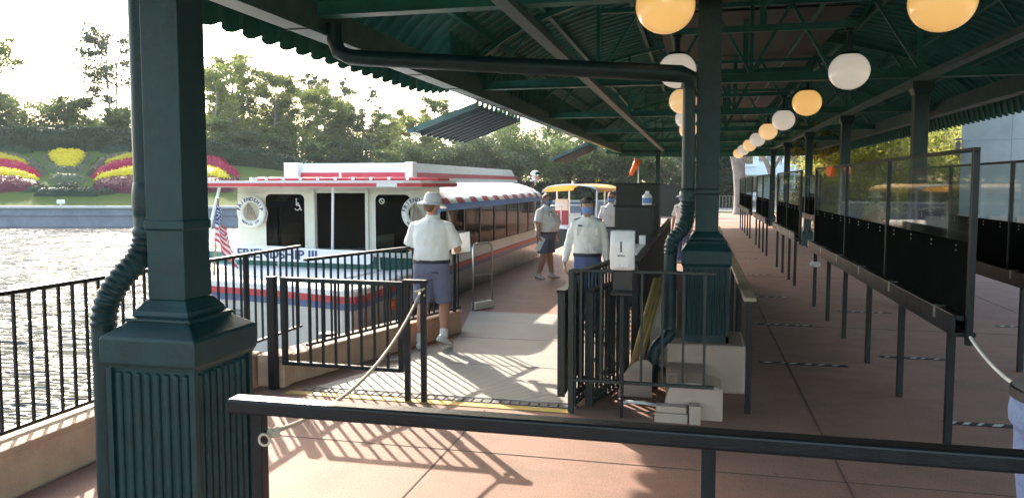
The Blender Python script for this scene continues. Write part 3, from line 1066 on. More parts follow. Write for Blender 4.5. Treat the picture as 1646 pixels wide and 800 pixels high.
partition('long queue partition with tall clear panels nearest the front rail', 1.78, [6.08, 7.46, 8.81, 10.18, 11.44, 12.72], 5.72, 12.8, mull=[5.72, 8.1, 10.25, 12.8])
partition('second partition down the near queue line, with two clear panels', 1.78, [15.25, 16.2, 17.4, 18.6], 14.6, 18.75)
partition('third partition down the near queue line, beyond the second', 1.78, [21.4, 22.6, 23.9, 25.2], 20.7, 25.2)
partition('farthest partition of the near queue line, close to the pale tree trunk', 1.78, [28.2, 29.6, 31.2, 32.8, 34.4], 27.4, 35.2)
partition('long partition on the far queue line at the right, in front of the grey building', 3.2, [5.0, 6.9, 8.75, 10.7, 12.6], 3.2, 13.2, mull=[3.2, 5.2, 7.2, 9.15, 11.2, 13.2])
partition('short partition on the far queue line seen between the others', 3.2, [23.0, 24.6, 26.2], 22.3, 26.6)
# tag tied on the partition
tag(MB().add([(1.76, 11.2, 2.14), (1.76, 11.75, 2.145), (1.74, 11.7, 2.03), (1.73, 11.25, 1.99), (1.80, 11.2, 2.14), (1.80, 11.75, 2.145), (1.78, 11.7, 2.03), (1.78, 11.25, 1.99)],
              [(0, 1, 2, 3), (7, 6, 5, 4), (0, 4, 5, 1), (1, 5, 6, 2), (2, 6, 7, 3), (3, 7, 4, 0)]).build('orange_tag', ORANGE), 'bright orange cloth tag on the top edge of the long partition', 'tag')
# white tape roll round one foot
o = MB().rings([(1.78, 12.72, 0.62, 0.06, 0.06), (1.78, 12.72, 0.66, 0.085, 0.08), (1.78, 12.72, 0.70, 0.06, 0.06)], 14).build('white_wrap', WHITE, smooth=True)
tag(o, 'white cloth wrap tied round a far post of the long partition', 'wrap')
# white rope to the person at the corner
m = MB()
A, B = Vector((1.83, 6.05, 0.93)), Vector((1.52, 3.62, 0.98))
pts = []
for i in range(30):
    s_ = i / 29
    q = A.lerp(B, s_)
    q.z -= 4 * 0.12 * s_ * (1 - s_)
    pts.append(q)
m.tube(pts, 0.011, 8)
tag(m.build('rope', WROPE, smooth='full'), 'white rope running from the partition post to the person in jeans', 'rope')
m = MB()
for k in range(5):
    c = A + (B - A).normalized() * (0.0 + 0.035 * k) + Vector((-0.01, 0, 0.03 - 0.012 * k))
    m.tube([c + Vector(((0.016 * math.cos(t)) if k % 2 else 0, 0.026 * math.sin(t), 0 if k % 2 else 0.016 * math.cos(t))) for t in [j * 2 * PI / 10 for j in range(11)]], 0.005, 5, cap=False)
tag(m.build('chain', METAL, smooth='full'), 'short metal chain linking the white rope to the partition', 'chain')

# ------------------------------------------------------------------ shelter roof
XC, RA, RB, RZ = 1.0, 5.28, 2.15, 3.31
YEND = 40.0
rf = thing('canopy_roof', 'dark green barrel roof of ribbed metal over the whole dock with trusses inside', 'roof', (0.72, 0, 3.4))


def roofpt(th, y, dr=0.0):           # th: pi = left eave, 0 = right eave
    s = 1.0
    if y > YEND - 3.0:
        t = min(1, (y - (YEND - 3.0)) / 3.0)
        s = math.sqrt(max(0.0, 1 - t * t))
    return (XC + s * (RA + dr) * math.cos(th), y, RZ + s * (RB + dr) * math.sin(th))


mb = MB()
NA = 34
y = -4.5
rows = 0
yy = []
while y < YEND - 0.02:
    for k, dr in ((0.0, -0.035), (0.03, -0.034), (0.05, 0.0), (0.10, 0.018), (0.185, 0.028), (0.27, 0.018), (0.32, 0.0)):
        yy.append((min(y + k, YEND), dr))
    y += 0.34
yy.append((YEND, 0.0))
th_cut = math.acos((-3.80 - XC) / RA)
for (y, dr) in yy:
    if y < 11.0:
        t1 = PI
    elif y < 13.4:
        t1 = PI - 0.10 * ((y - 11.0) / 2.4) ** 2
    elif y < 36.9:
        t1 = th_cut
    else:
        t1 = PI
    for i in range(NA + 1):
        th = t1 * (1 - i / NA)
        p = roofpt(th, y, dr)
        if i == 0 or i == NA:
            p = (p[0], p[1], p[2] + (0.05 if dr < 0 else 0.032 if dr < 0.01 else 0.010 if dr < 0.02 else 0.0))
        mb.v.append(p)
n = NA + 1
for r in range(len(yy) - 1):
    for i in range(NA):
        mb.f.append((r * n + i, r * n + i + 1, (r + 1) * n + i + 1, (r + 1) * n + i))
        mb.mi.append(0)
mb.build('roof_sheet', GREEN2, rf, smooth=True)
Y0R, Y1R = -4.0, 38.0
for X, lab in ((-3.72, None), (5.2, None)):
    zb_ = 3.36 if X < 0 else 3.40
    m = MB().box((X - 0.08, Y0R, zb_ + 0.03), (X + 0.08, Y1R, zb_ + 0.30))
    m.box((X - 0.11, Y0R, zb_), (X + 0.11, Y1R, zb_ + 0.028))
    y = 0.4
    while y < Y1R:
        m.box((X - 0.115, y, zb_ - 0.009), (X + 0.115, y + 0.02, zb_ - 0.001))
        y += 1.6
    m.build('eave_beam', BEAMP, rf)
for X in (-1.66, 3.27):
    MB().box((X - 0.07, Y0R, 3.44), (X + 0.07, Y1R, 3.518)).build('inner_beam', BEAMP, rf)
m = MB()
for th in (PI * 0.83, PI * 0.74, PI * 0.64, PI * 0.36, PI * 0.26, PI * 0.17):
    a = roofpt(th, 0, -0.07)
    MB().box((a[0] - 0.04, Y0R, a[2] - 0.05), (a[0] + 0.04, Y1R - 1.0, a[2] + 0.05)).build('purlin', GREEN2, rf)
TY = [1.0, 7.1, 13.2, 19.3, 25.3, 31.4, 37.4]
for ty in TY:
    tr = MB()
    tr.box((-3.63, ty - 0.06, 3.532), (5.11, ty + 0.06, 3.66))
    tr.box((-3.63, ty - 0.085, 3.52), (-1.75, ty + 0.085, 3.532))
    tr.box((-1.57, ty - 0.085, 3.52), (3.18, ty + 0.085, 3.532))
    tr.box((3.36, ty - 0.085, 3.52), (5.11, ty + 0.085, 3.532))
    t = tr.build('truss', GREEN2, rf)
    arch = MB()
    K = 22
    for i in range(K):
        p = roofpt(PI * (0.94 - 0.88 * i / K), ty, -0.16)
        q = roofpt(PI * (0.94 - 0.88 * (i + 1) / K), ty, -0.16)
        arch.bar(p, q, 0.07, 0.09)
    arch.build('arch_rib', GREEN2, t)
    xs_b = [-3.5, -1.66, -0.4, 0.8, 2.0, 3.27, 5.0]
    xs_t = [-2.7, -1.0, 0.2, 1.4, 2.6, 4.2]
    z_arch = lambda x: RZ + (RB - 0.16) * math.sqrt(max(0, 1 - ((x - XC) / (RA - 0.16)) ** 2))
    for i, x in enumerate(xs_t):
        zt_ = min(z_arch(x), 4.75) if 0 < i < 5 else z_arch(x)
        for xb in (xs_b[i], xs_b[i + 1]):
            MB().bar((xb, ty, 3.66), (x, ty, zt_), 0.045, 0.045).build('brace', GREEN2, t)
    for x in (-1.66, 0.8, 3.27):
        MB().bar((x, ty + 0.001, 3.66), (x, ty + 0.001, z_arch(x) - 0.02), 0.06, 0.06, up=(1, 0, 0)).build('strut', GREEN2, t)
    MB().box((-1.7, ty - 0.04, 4.72), (3.3, ty + 0.04, 4.80)).build('tie_bar', GREEN2, t)
# ceiling boards over the middle aisle with open joints
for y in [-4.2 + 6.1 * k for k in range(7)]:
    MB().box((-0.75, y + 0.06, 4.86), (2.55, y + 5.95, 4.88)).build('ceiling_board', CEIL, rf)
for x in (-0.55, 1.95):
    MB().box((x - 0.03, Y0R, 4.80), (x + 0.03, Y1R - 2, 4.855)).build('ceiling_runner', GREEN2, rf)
GLY = [2.9, 6.97, 10.93, 14.95, 18.9, 22.95, 27.0, 31.0, 35.2, 39.3]
for y in GLY:
    MB().box((-0.38, y - 0.035, 3.90), (1.96, y + 0.035, 3.985)).build('lamp_bar', GREEN2, rf)
    MB().bar((0.8, y, 3.985), (0.8, y, 4.86), 0.09, 0.09, up=(1, 0, 0)).build('lamp_hanger', GREEN2, rf)
m = MB()
y = 11.7
while y < Y1R - 0.3:
    m.box((-3.79, y, 3.662), (-3.77, min(y + 0.30, Y1R), 4.33))
    m.box((-3.80, y + 0.30, 3.662), (-3.755, y + 0.34, 4.33))
    y += 0.34
m.build('sun_block_panel', GREEN2, rf)  # added panel closing the gap above the eave beam against sun leaks
# end gutter / fascia under the rounded far end
m = MB()
pts = [(-3.75, 37.9, 3.38)] + [(XC - 4.85 * math.cos(t), 37.6 + 2.3 * math.sin(t), 3.33) for t in [0.15 + k * 0.19 for k in range(16)]] + [(5.9, 37.9, 3.38)]
for a, b in zip(pts, pts[1:]):
    m.bar(a, b, 0.10, 0.22)
m.build('end_gutter', GREEN2, rf)

# inner row columns on the right and the far ends
for i, (x, y, lab) in enumerate(((3.27, 13.05, 'dark green post right behind the long partition, closest of its row'), (3.27, 19.2, 'dark green post above the orange tag, second of its row'),
                                 (3.27, 25.2, 'dark green post of the right row, third from the front'), (3.27, 31.2, 'slim dark green post of the right row, fourth from the front'),
                                 (3.27, 36.9, 'slim far dark green post at the right end of the roof'), (-1.85, 37.4, 'slim far dark green post below the left end of the roof'))):
    t = thing('roof_post', lab, 'column', (x, y, 0), 0, 'plain posts under the roof')
    MB().box((x - 0.10, y - 0.10, 0.0), (x + 0.10, y + 0.10, 3.438)).build('shaft', GREEN, t, bevel=0.008)
    MB().squares([(0.16, 0.002), (0.16, 0.4), (0.14, 0.44), (0.105, 0.5)], (x, y)).build('base', GREEN, t)
    MB().squares([(0.103, 3.24), (0.15, 3.34), (0.15, 3.435)], (x, y)).build('head', GREEN, t)

# awnings: louvred flaps hung from the eave beam over the boarding points
def awning(label, y0, y1, x_out, z_out):
    t = thing('awning', label, 'awning', (-4.0, (y0 + y1) / 2, 3.3))
    fr = MB()
    xi, zi = -3.87, 3.32
    for y in (y0, y1):
        fr.bar((xi, y, zi), (x_out, y, z_out), 0.05, 0.09)
    fr.bar((x_out, y0 - 0.06, z_out), (x_out, y1 + 0.06, z_out), 0.14, 0.07)
    fr.build('frame', BEAMP, t)
    n = 10
    for i in range(1, n):
        y = y0 + (y1 - y0) * i / n
        MB().bar((xi, y, zi - 0.03), (x_out + 0.06, y, z_out - 0.03), 0.05, 0.12).build('slat', AWNP, t)
    for i in range(n + 1):
        y = y0 + (y1 - y0) * i / n
        MB().bar((xi - 0.012, y, zi - 0.06), (xi - 0.012, y, 3.86), 0.05, 0.035, up=(0, 1, 0)).build('hanger', GREEN2, t)


awning('large dark louvred flap hanging from the roof edge above the boat', 13.6, 17.0, -5.15, 2.87)
awning('smaller looking far louvred flap hanging from the roof edge', 27.8, 30.6, -5.18, 2.77)

# globes
GN = ['first', 'second', 'third', 'fourth', 'fifth', 'sixth', 'seventh', 'eighth', 'ninth']


def globe(x, y, mat, label, z=3.35, group='globe lamps under the roof'):
    t = thing('globe_lamp', label, 'lamp', (x, y, z), 0, group)
    rr = []
    R = 0.255
    for i in range(17):
        a = -PI / 2 + (PI * 0.83) * i / 16
        rr.append((x, y, z + 0.93 * R * math.sin(a), max(0.002, R * math.cos(a)), max(0.002, R * math.cos(a))))
    MB().rings(rr, 32).build('globe', mat, t, smooth='full')
    zt = rr[-1][2]
    MB().rings([(x, y, zt + 0.001, rr[-1][3] * 1.05, rr[-1][3] * 1.05), (x, y, zt + 0.03, 0.12, 0.12), (x, y, zt + 0.05, 0.05, 0.05)], 20).build('cap', GREEN, t, smooth=True)
    MB().tube([(x, y, zt + 0.04), (x, y, 3.899)], 0.035, 12).build('stem', GREEN, t, smooth=True)
    MB().rings([(x, y, 3.86, 0.05, 0.05), (x, y, 3.875, 0.075, 0.075), (x, y, 3.899, 0.05, 0.05)], 14).build('collar', GREEN, t, smooth=True)


for i, y in enumerate(GLY[1:]):
    m = (GY, GW, GY, GW, GP, GW, GP, GW, GP)[i]
    c = ('warm yellow', 'grey white', 'warm yellow', 'grey white', 'peach lit', 'grey white', 'peach lit', 'grey white', 'peach lit')[i]
    globe(1.88, y, m, f'{c} globe lamp in the right hand row, {GN[i]} from the front')
for i, y in enumerate(GLY[1:]):
    yl = y + 0.4
    m = (GY, GW, GP, GW, GP, GW, GP, GW, GP)[i]
    c = ('warm yellow', 'grey white', 'peach lit', 'grey white', 'peach lit', 'grey white', 'peach lit', 'grey white', 'peach lit')[i]
    if i < 5:
        globe(-0.3, y, m, f'{c} globe lamp in the left row by the column, {GN[i]} from the front', z=3.43)

# ------------------------------------------------------------------ ferry boat
bt = thing('ferry_boat', 'white passenger boat with red and white checked canopy moored at the dock', 'boat', (-5.9, 14, -0.75))
out = [(-7.75, 20.6), (-7.95, 12.0), (-7.9, 10.2), (-7.6, 9.6), (-7.0, 9.3), (-6.2, 9.12), (-5.2, 8.92), (-4.5, 8.72), (-4.2, 8.62), (-4.02, 8.62), (-3.97, 8.85), (-4.0, 9.6), (-4.03, 12.0), (-4.04, 20.4), (-4.2, 21.2), (-4.7, 21.8), (-5.9, 22.1), (-7.1, 21.8)]
cx_, cy_ = -5.95, 15.0


def ringpts(k, z):
    r = []
    for i, (x, y) in enumerate(out):
        a, b = Vector(out[i - 1]), Vector(out[(i + 1) % len(out)])
        tt = (b - a).normalized()
        nn = Vector((-tt.y, tt.x))
        if nn.dot(Vector((x - cx_, (y - cy_) * 0.3))) < 0:
            nn = -nn
        r.append((x - nn.x * k, y - nn.y * k, z))
    return r


lv = [(-1.1, 0.35), (-0.5, 0.14), (0.1, 0.05), (0.36, 0.02), (0.37, 0.0), (0.45, 0.0), (0.455, -0.025), (0.53, -0.025), (0.535, 0.0), (0.60, 0.0), (0.62, 0.03)]
lm = [0, 0, 0, 1, 1, 2, 2, 2, 3, 3]
m = MB()
for z, k in lv:
    m.v += ringpts(k, z)
n = len(out)
for j in range(len(lv) - 1):
    for i in range(n):
        i2 = (i + 1) % n
        m.f.append((j * n + i, (j + 1) * n + i, (j + 1) * n + i2, j * n + i2))
        m.mi.append(lm[j])
m.f.append(tuple((len(lv) - 1) * n + i for i in range(n)))
m.mi.append(3)
m.build('hull', [HULL, pm('muted_blue_band', (0.09, 0.13, 0.27), 0.4), RED, WHITE], bt)
# vents in the bow
m = MB()
for gx in (-6.5, -6.12):
    for k in range(5):
        m.cbox((gx + 0.17, 9.12 - (gx + 6.2 + 0.17) * 0.2 - 0.035, 0.02 + 0.055 * k), (0.3, 0.03, 0.028), math.atan2(-0.2, 1.0))
m.build('vent', pm('vent_slat', (0.2, 0.2, 0.2), 0.5), bt)
# fore deck: cover, teal coaming
MB().prism([(-7.6, 10.0), (-6.0, 9.55), (-4.6, 9.3), (-4.5, 10.7), (-7.7, 11.0)], 0.621, 0.64).build('deck_cover', WHITE, bt)
m = MB()
pts = [(-7.8, 11.1), (-7.2, 10.85), (-6.2, 10.72), (-5.2, 10.62), (-4.55, 10.7), (-4.2, 11.0), (-4.1, 11.9)]
for a, b in zip(pts, pts[1:]):
    m.bar((*a, 0.72), (*b, 0.72), 0.05, 0.21)
m.build('coaming', TEAL, bt)
m = MB()
for a, b in zip(pts, pts[1:]):
    m.bar((*a, 0.835), (*b, 0.835), 0.08, 0.025)
m.build('coaming_cap', WHITE, bt)
rail = [(-7.7, 11.0, 0.93), (-7.2, 10.78, 0.93), (-6.2, 10.63, 0.93), (-5.2, 10.53, 0.90), (-4.55, 10.62, 0.84), (-4.15, 10.95, 0.80), (-4.05, 11.9, 0.80)]
m = MB().tube(rail, 0.022, 8)
for p in rail[::2]:
    m.tube([(p[0], p[1] + 0.03, 0.62), p], 0.016, 6)
m.build('bow_rail', WHITE, bt, smooth=True)
# name board
nb = MB()
poly = []
for cx, s0 in ((-4.62, -PI / 2), (-6.92, PI / 2)):
    for k in range(9):
        t = s0 + PI * k / 8
        poly.append((cx + 0.10 * math.cos(t), 0.10 * math.sin(t)))
n = len(poly)
nb.add([(x, 0, z) for x, z in poly] + [(x, 0.03, z) for x, z in poly], [tuple(range(n)), tuple(range(2 * n - 1, n - 1, -1))] + [(i, n + i, n + (i + 1) % n, (i + 1) % n) for i in range(n)])
MNB = Matrix.Translation(Vector((0, 0, 0.80)))
bd_rot = Matrix.Translation(Vector((-5.92, 10.50, 0.835))) @ Matrix.Rotation(math.radians(-6), 4, 'Z') @ Matrix.Translation(Vector((5.92, 0, 0)))
nb.xf(bd_rot)
nbo = nb.build('name_board', WHITE, bt)
tx = textmesh('FRIENDSHIP III', 0.17, 0.003, bold=0.004)
tw = max(v_[0] for v_ in tx.v) - min(v_[0] for v_ in tx.v)
tx.v = [(v_[0] * 1.42 / tw, v_[1] * 1.12, v_[2]) for v_ in tx.v]
tx.xf(bd_rot @ upright((-6.88, -0.004, 0)))
tx.build('lettering', NAVY, nbo)
# cabin: front wall in pieces round the openings
YF = 12.0
m = MB()


def wall(x0, x1, z0, z1):
    m.box((x0, YF, z0), (x1, YF + 0.06, z1))


wall(-7.75, -4.08, 1.74, 1.86)
for x0, x1 in ((-7.75, -7.22), (-6.46, -6.27), (-5.36, -5.20), (-4.56, -4.08)):
    wall(x0, x1, 0.6, 1.74)
wall(-7.22, -6.46, 0.6, 0.74)
wall(-5.20, -4.56, 0.6, 0.74)
m.box((-6.33, YF - 0.04, 0.6), (-6.27, YF - 0.001, 1.80))
m.box((-5.36, YF - 0.04, 0.6), (-5.30, YF - 0.001, 1.80))
m.build('cabin_front', CREAM, bt, bevel=0.012)
# dark cabin innards
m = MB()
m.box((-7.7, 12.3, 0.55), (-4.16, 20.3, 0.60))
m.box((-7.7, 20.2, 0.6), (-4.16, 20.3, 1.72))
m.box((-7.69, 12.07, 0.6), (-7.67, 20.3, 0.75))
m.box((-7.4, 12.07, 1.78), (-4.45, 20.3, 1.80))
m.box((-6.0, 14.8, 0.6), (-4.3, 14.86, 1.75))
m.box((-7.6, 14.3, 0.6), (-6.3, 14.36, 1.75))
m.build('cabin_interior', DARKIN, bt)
MB().add([(-7.15, 12.35, 0.62), (-6.78, 12.3, 0.62), (-6.66, 12.3, 1.24), (-7.0, 12.35, 1.22), (-7.15, 12.5, 0.62), (-6.78, 12.45, 0.62), (-6.66, 12.4, 1.24), (-7.0, 12.45, 1.22)],
         [(0, 1, 2, 3), (7, 6, 5, 4), (0, 4, 5, 1), (1, 5, 6, 2), (2, 6, 7, 3), (3, 7, 4, 0)]).build('seat', TAN, bt, bevel=0.03)
MB().add([(-6.85, 12.45, 1.2), (-6.55, 12.45, 1.2), (-6.5, 12.45, 1.55), (-6.72, 12.45, 1.6), (-6.85, 12.5, 1.2), (-6.55, 12.5, 1.2), (-6.5, 12.5, 1.55), (-6.72, 12.5, 1.6)],
         [(0, 1, 2, 3), (7, 6, 5, 4), (0, 4, 5, 1), (1, 5, 6, 2), (2, 6, 7, 3), (3, 7, 4, 0)]).build('dash_panel', pm('grey_panel', (0.2, 0.2, 0.2), 0.5), bt)
CABG = glassmat('smoked_window_glass', (0.30, 0.33, 0.33), 1.16)


def rrect(x0, x1, z0, z1, r, y, n=5):
    p = []
    for cx, cz, s0 in ((x1 - r, z0 + r, -PI / 2), (x1 - r, z1 - r, 0), (x0 + r, z1 - r, PI / 2), (x0 + r, z0 + r, PI)):
        for k in range(n + 1):
            t = s0 + PI / 2 * k / n
            p.append((cx + r * math.cos(t), y, cz + r * math.sin(t)))
    return p


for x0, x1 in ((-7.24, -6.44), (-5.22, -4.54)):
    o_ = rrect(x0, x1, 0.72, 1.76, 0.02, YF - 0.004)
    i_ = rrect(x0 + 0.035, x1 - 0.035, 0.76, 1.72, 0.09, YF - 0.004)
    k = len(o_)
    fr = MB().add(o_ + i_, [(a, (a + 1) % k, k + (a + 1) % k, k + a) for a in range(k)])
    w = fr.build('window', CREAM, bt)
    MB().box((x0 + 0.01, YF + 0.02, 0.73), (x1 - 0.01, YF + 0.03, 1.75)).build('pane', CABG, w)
MB().tube([(-5.62, 11.28, 0.62), (-5.60, 11.3, 1.838)], 0.022, 8).build('canopy_post', WHITE, bt, smooth=True)
MB().tube([(-7.75, 10.95, 0.62), (-7.62, 11.3, 1.84)], 0.025, 8).build('canopy_post', WHITE, bt, smooth=True)
# wheelchair symbol and round sticker on the glass
m = MB()
c = Vector((-6.62, YF + 0.015, 1.50))
ringv = lambda rad, t: c + Vector((rad * math.cos(t), 0, rad * math.sin(t)))
m.tube([ringv(0.05, t) for t in [-2.6 + k * 0.30 for k in range(15)]], 0.008, 6)
m.tube([c + Vector((-0.015, 0, 0.11)), c + Vector((-0.015, 0, 0.03)), c + Vector((0.045, 0, 0.025)), c + Vector((0.07, 0, -0.05)), c + Vector((0.085, 0, -0.045))], 0.009, 6)
m.tube([c + Vector((-0.015, 0, 0.07)), c + Vector((0.035, 0, 0.068))], 0.007, 6)
m.sphere(c + Vector((-0.015, 0, 0.135)), 0.016, 8, 6)
m.build('wheelchair_symbol', WHITE, bt)
c = Vector((-5.08, YF + 0.015, 1.61))
m = MB()
m.tube([ringv(0.042, k * 2 * PI / 20) for k in range(21)], 0.008, 6)
m.tube([c + Vector((-0.028, 0, 0.028)), c + Vector((0.028, 0, -0.028))], 0.007, 6)
m.build('sticker', WHITE, bt)
# side wall (starboard, against the dock) and port side
for xs, sg in ((-4.08, 1), (-7.75, -1)):
    m = MB()
    m.box((xs - 0.03, YF + 0.061, 0.6), (xs + 0.03, 20.4, 0.73))
    ys = [12.35, 13.35, 14.4, 15.5, 16.6, 17.7, 18.8, 19.9, 20.4]
    m.build('side_wall', CREAM, bt)
    m = MB()
    m.box((xs - 0.03, YF + 0.061, 1.45), (xs + 0.04 * (1 if sg > 0 else 0.7), 20.4, 1.56))
    m.build('side_band', BLUE, bt)
    for a, b in zip(ys, ys[1:]):
        w = MB()
        w.box((xs - 0.02, a - 0.035, 0.731), (xs + 0.02, a + 0.035, 1.449))
        w = w.build('window', DARKPL, bt)
        MB().box((xs - 0.006, a + 0.036, 0.731), (xs + 0.006, b - 0.036, 1.449)).build('pane', CABG, w)
# curved checked canopy
prof = [(-4.03, 1.52), (-4.03, 1.565), (-4.10, 1.66), (-4.25, 1.75), (-4.44, 1.825), (-4.66, 1.885), (-4.88, 1.925), (-5.15, 1.95)]
prof2 = [(-11.83 - x, z) for x, z in prof][::-1]
full = prof + prof2
m = MB()
ys = [12.065 + 0.42 * k for k in range(18)] + [19.62, 19.9, 20.3, 20.42]
for y in ys:
    dz = 0 if y <= 20.3 else -0.02
    for x, z in full:
        m.v.append((x, y, z + dz))
n = len(full)
for j in range(len(ys) - 1):
    for i in range(n - 1):
        m.f.append((j * n + i, (j + 1) * n + i, (j + 1) * n + i + 1, j * n + i + 1))
        red = j % 2 == 0
        edge = i in (0, n - 2)
        low = i in (1, n - 3)
        if ys[j] > 19.6 and ys[j] < 19.9:
            k = 3
        elif ys[j] >= 20.3:
            k = 3
        elif edge:
            k = 4
        elif 7 <= i < n - 8:
            k = 0
        elif low:
            k = 2 if red else 0
        elif i in (2, n - 4):
            k = 1 if red else 0
        else:
            k = 1 if red else 0
        m.mi.append(k)
m.build('canopy', [pm('white_canvas', (0.86, 0.84, 0.82), 0.28, var=0.05, spec=0.7), REDPALE, pm('checker_red_canvas', (0.50, 0.10, 0.12), 0.65), pm('dark_red_trim', (0.22, 0.03, 0.05), 0.5), BLUE], bt, smooth=True)
# end closing of the canopy
ev = [(x, 20.43, z) for x, z in full]
MB().add(ev, [tuple(range(len(ev)))]).build('canopy_end', NAVY, bt)
# front visor
ol = [(-8.35, 13.0), (-8.35, 11.5), (-8.2, 11.25), (-7.9, 11.13), (-4.3, 11.05), (-4.05, 11.12), (-3.93, 11.35), (-3.93, 12.5), (-4.05, 12.9)]
m = MB()
m.prism(ol, 1.85, 1.905, 0)
ol2 = [(x + (0.03 if x < -6 else -0.03), y + 0.03) for x, y in ol]
m.prism(ol2, 1.907, 1.945, 1)
m.prism([(x, y) for x, y in ol2], 1.838, 1.849, 1)
m.build('visor_roof', [RED, WHITE], bt)
m = MB()
m.box((-4.75, 11.035, 1.851), (-4.42, 11.06, 1.906))
m.build('visor_patch', WHITE, bt)
m = MB()
for k in range(9):
    m.cbox((-7.4 + k * 0.33, 12.4, 1.985), (0.05, 0.09, 0.05))
m.build('rail_clips', WHITE, bt)
MB().tube([(-7.6, 12.4, 1.975), (-4.6, 12.4, 1.975), (-4.3, 12.55, 1.975), (-4.25, 13.0, 1.97)], 0.03, 8).build('roof_rail', RED, bt, smooth=True)
# roof trunk (long white box with red stripe)
m = MB()
vb = [(-7.45, 13.2), (-4.96, 13.2), (-5.0, 21.7), (-7.2, 21.7)]
zb, zt_ = 1.93, 2.275
top = [(-7.2, 13.35), (-5.06, 13.35), (-5.1, 21.3), (-7.0, 21.3)]
lev = [(0.0, 0), (0.22, 0), (0.225, 1), (0.50, 1), (0.505, 0), (1.0, 0)]
for f_, _ in lev:
    for (a, b) in zip(vb, top):
        m.v.append((a[0] + (b[0] - a[0]) * f_, a[1] + (b[1] - a[1]) * f_, zb + (zt_ - zb) * f_))
for j in range(5):
    for i in range(4):
        i2 = (i + 1) % 4
        m.f.append((j * 4 + i, j * 4 + i2, (j + 1) * 4 + i2, (j + 1) * 4 + i))
        m.mi.append(1 if j == 2 else 0)
m.f.append((20, 21, 22, 23))
m.mi.append(0)
m.build('roof_trunk', [WHITE, RED], bt)
MB().box((-7.5, 13.14, 1.96), (-7.22, 13.36, 2.28)).build('trunk_corner', WHITE, bt, bevel=0.01)
MB().box((-5.1, 13.12, 1.94), (-4.95, 13.34, 2.285)).build('trunk_corner', WHITE, bt, bevel=0.01)
m = MB().tube([(-6.15, 12.7, 1.94), (-6.15, 12.7, 2.16)], 0.018, 8)
m.cbox((-6.15, 12.7, 2.18), (0.13, 0.06, 0.05))
m.build('mast_light', WHITE, bt)
m = MB().tube([(-7.0, 11.3, 1.94), (-7.0, 11.3, 2.0)], 0.06, 10)
m.build('roof_fitting', METAL, bt, smooth=True)
sl = MB().tube([(-4.25, 20.5, 1.85), (-4.25, 20.5, 2.0)], 0.025, 8)
sl.tube([(-4.4, 20.5, 1.98), (-4.1, 20.5, 1.98)], 0.02, 8)
slo = sl.build('searchlight', METAL, bt, smooth=True)
MB().sphere((-4.25, 20.5, 2.12), 0.13, 18, 12).build('lens_housing', pm('chrome', (0.75, 0.76, 0.78), 0.12, 1.0, var=0.03), slo, smooth='full')


# life rings
def life_ring(label, c, R=0.215, r=0.062, seed=0):
    t = thing('life_ring', label, 'life ring', c, 0, 'white life rings on the boat front')
    m = MB()
    K = 40
    vs, fs = [], []
    for i in range(K):
        a = 2 * PI * i / K
        for j in range(12):
            b = 2 * PI * j / 12
            rr = R + r * math.cos(b)
            vs.append((c[0] + rr * math.cos(a), c[1] + 0.75 * r * math.sin(b), c[2] + rr * math.sin(a)))
    for i in range(K):
        for j in range(12):
            fs.append((i * 12 + j, ((i + 1) % K) * 12 + j, ((i + 1) % K) * 12 + (j + 1) % 12, i * 12 + (j + 1) % 12))
    m.add(vs, fs)
    m.build('ring', WHITE, t, smooth='full')
    tm = MB()
    w = 'FRIENDSHIP'
    for i, ch in enumerate(w):
        a = math.radians(168 - i * 156 / (len(w) - 1))
        q = textmesh(ch, 0.085, 0.002, 'CENTER', bold=0.003)
        M = Matrix.Translation(Vector((c[0] + R * math.cos(a), c[1] - 0.75 * r - 0.003, c[2] + R * math.sin(a)))) @ Matrix.Rotation(-(a - PI / 2), 4, 'Y') @ Matrix.Rotation(PI / 2, 4, 'X')
        q.xf(M)
        tm.add(q.v, q.f)
    w = 'WORLD CO'
    for i, ch in enumerate(w):
        if ch == ' ':
            continue
        a = math.radians(228 + i * 84 / (len(w) - 1))
        q = textmesh(ch, 0.055, 0.002, 'CENTER', bold=0.002)
        M = Matrix.Translation(Vector((c[0] + R * math.cos(a), c[1] - 0.75 * r - 0.003, c[2] + R * math.sin(a)))) @ Matrix.Rotation(-(a + PI / 2), 4, 'Y') @ Matrix.Rotation(PI / 2, 4, 'X')
        q.xf(M)
        tm.add(q.v, q.f)
    tm.build('lettering', NAVY, t)
    rg = MB()
    for k in range(7):
        x = c[0] - 0.08 + k * 0.027
        rg.tube([(x, c[1] - 0.03, c[2] - 0.14 + 0.02 * (k % 3)), (x * 0.5 + c[0] * 0.5, c[1] - 0.05, c[2] + 0.15 - 0.012 * k), (x + 0.03, c[1] - 0.03, c[2] - 0.12)], 0.009, 6)
    rg.tube([(c[0] + 0.26, c[1], c[2] + 0.12), (c[0] + 0.31, c[1] - 0.01, c[2] - 0.02), (c[0] + 0.28, c[1] - 0.01, c[2] - 0.16), (c[0] + 0.22, c[1], c[2] - 0.19)], 0.010, 6)
    rg.build('grab_rope', ROPE, t, smooth='full')


life_ring('white life ring at the far corner of the boat front beside the flag', (-7.43, 11.92, 1.42))
life_ring('white life ring half hidden behind the hat of the man on the ramp', (-4.42, 11.92, 1.42))

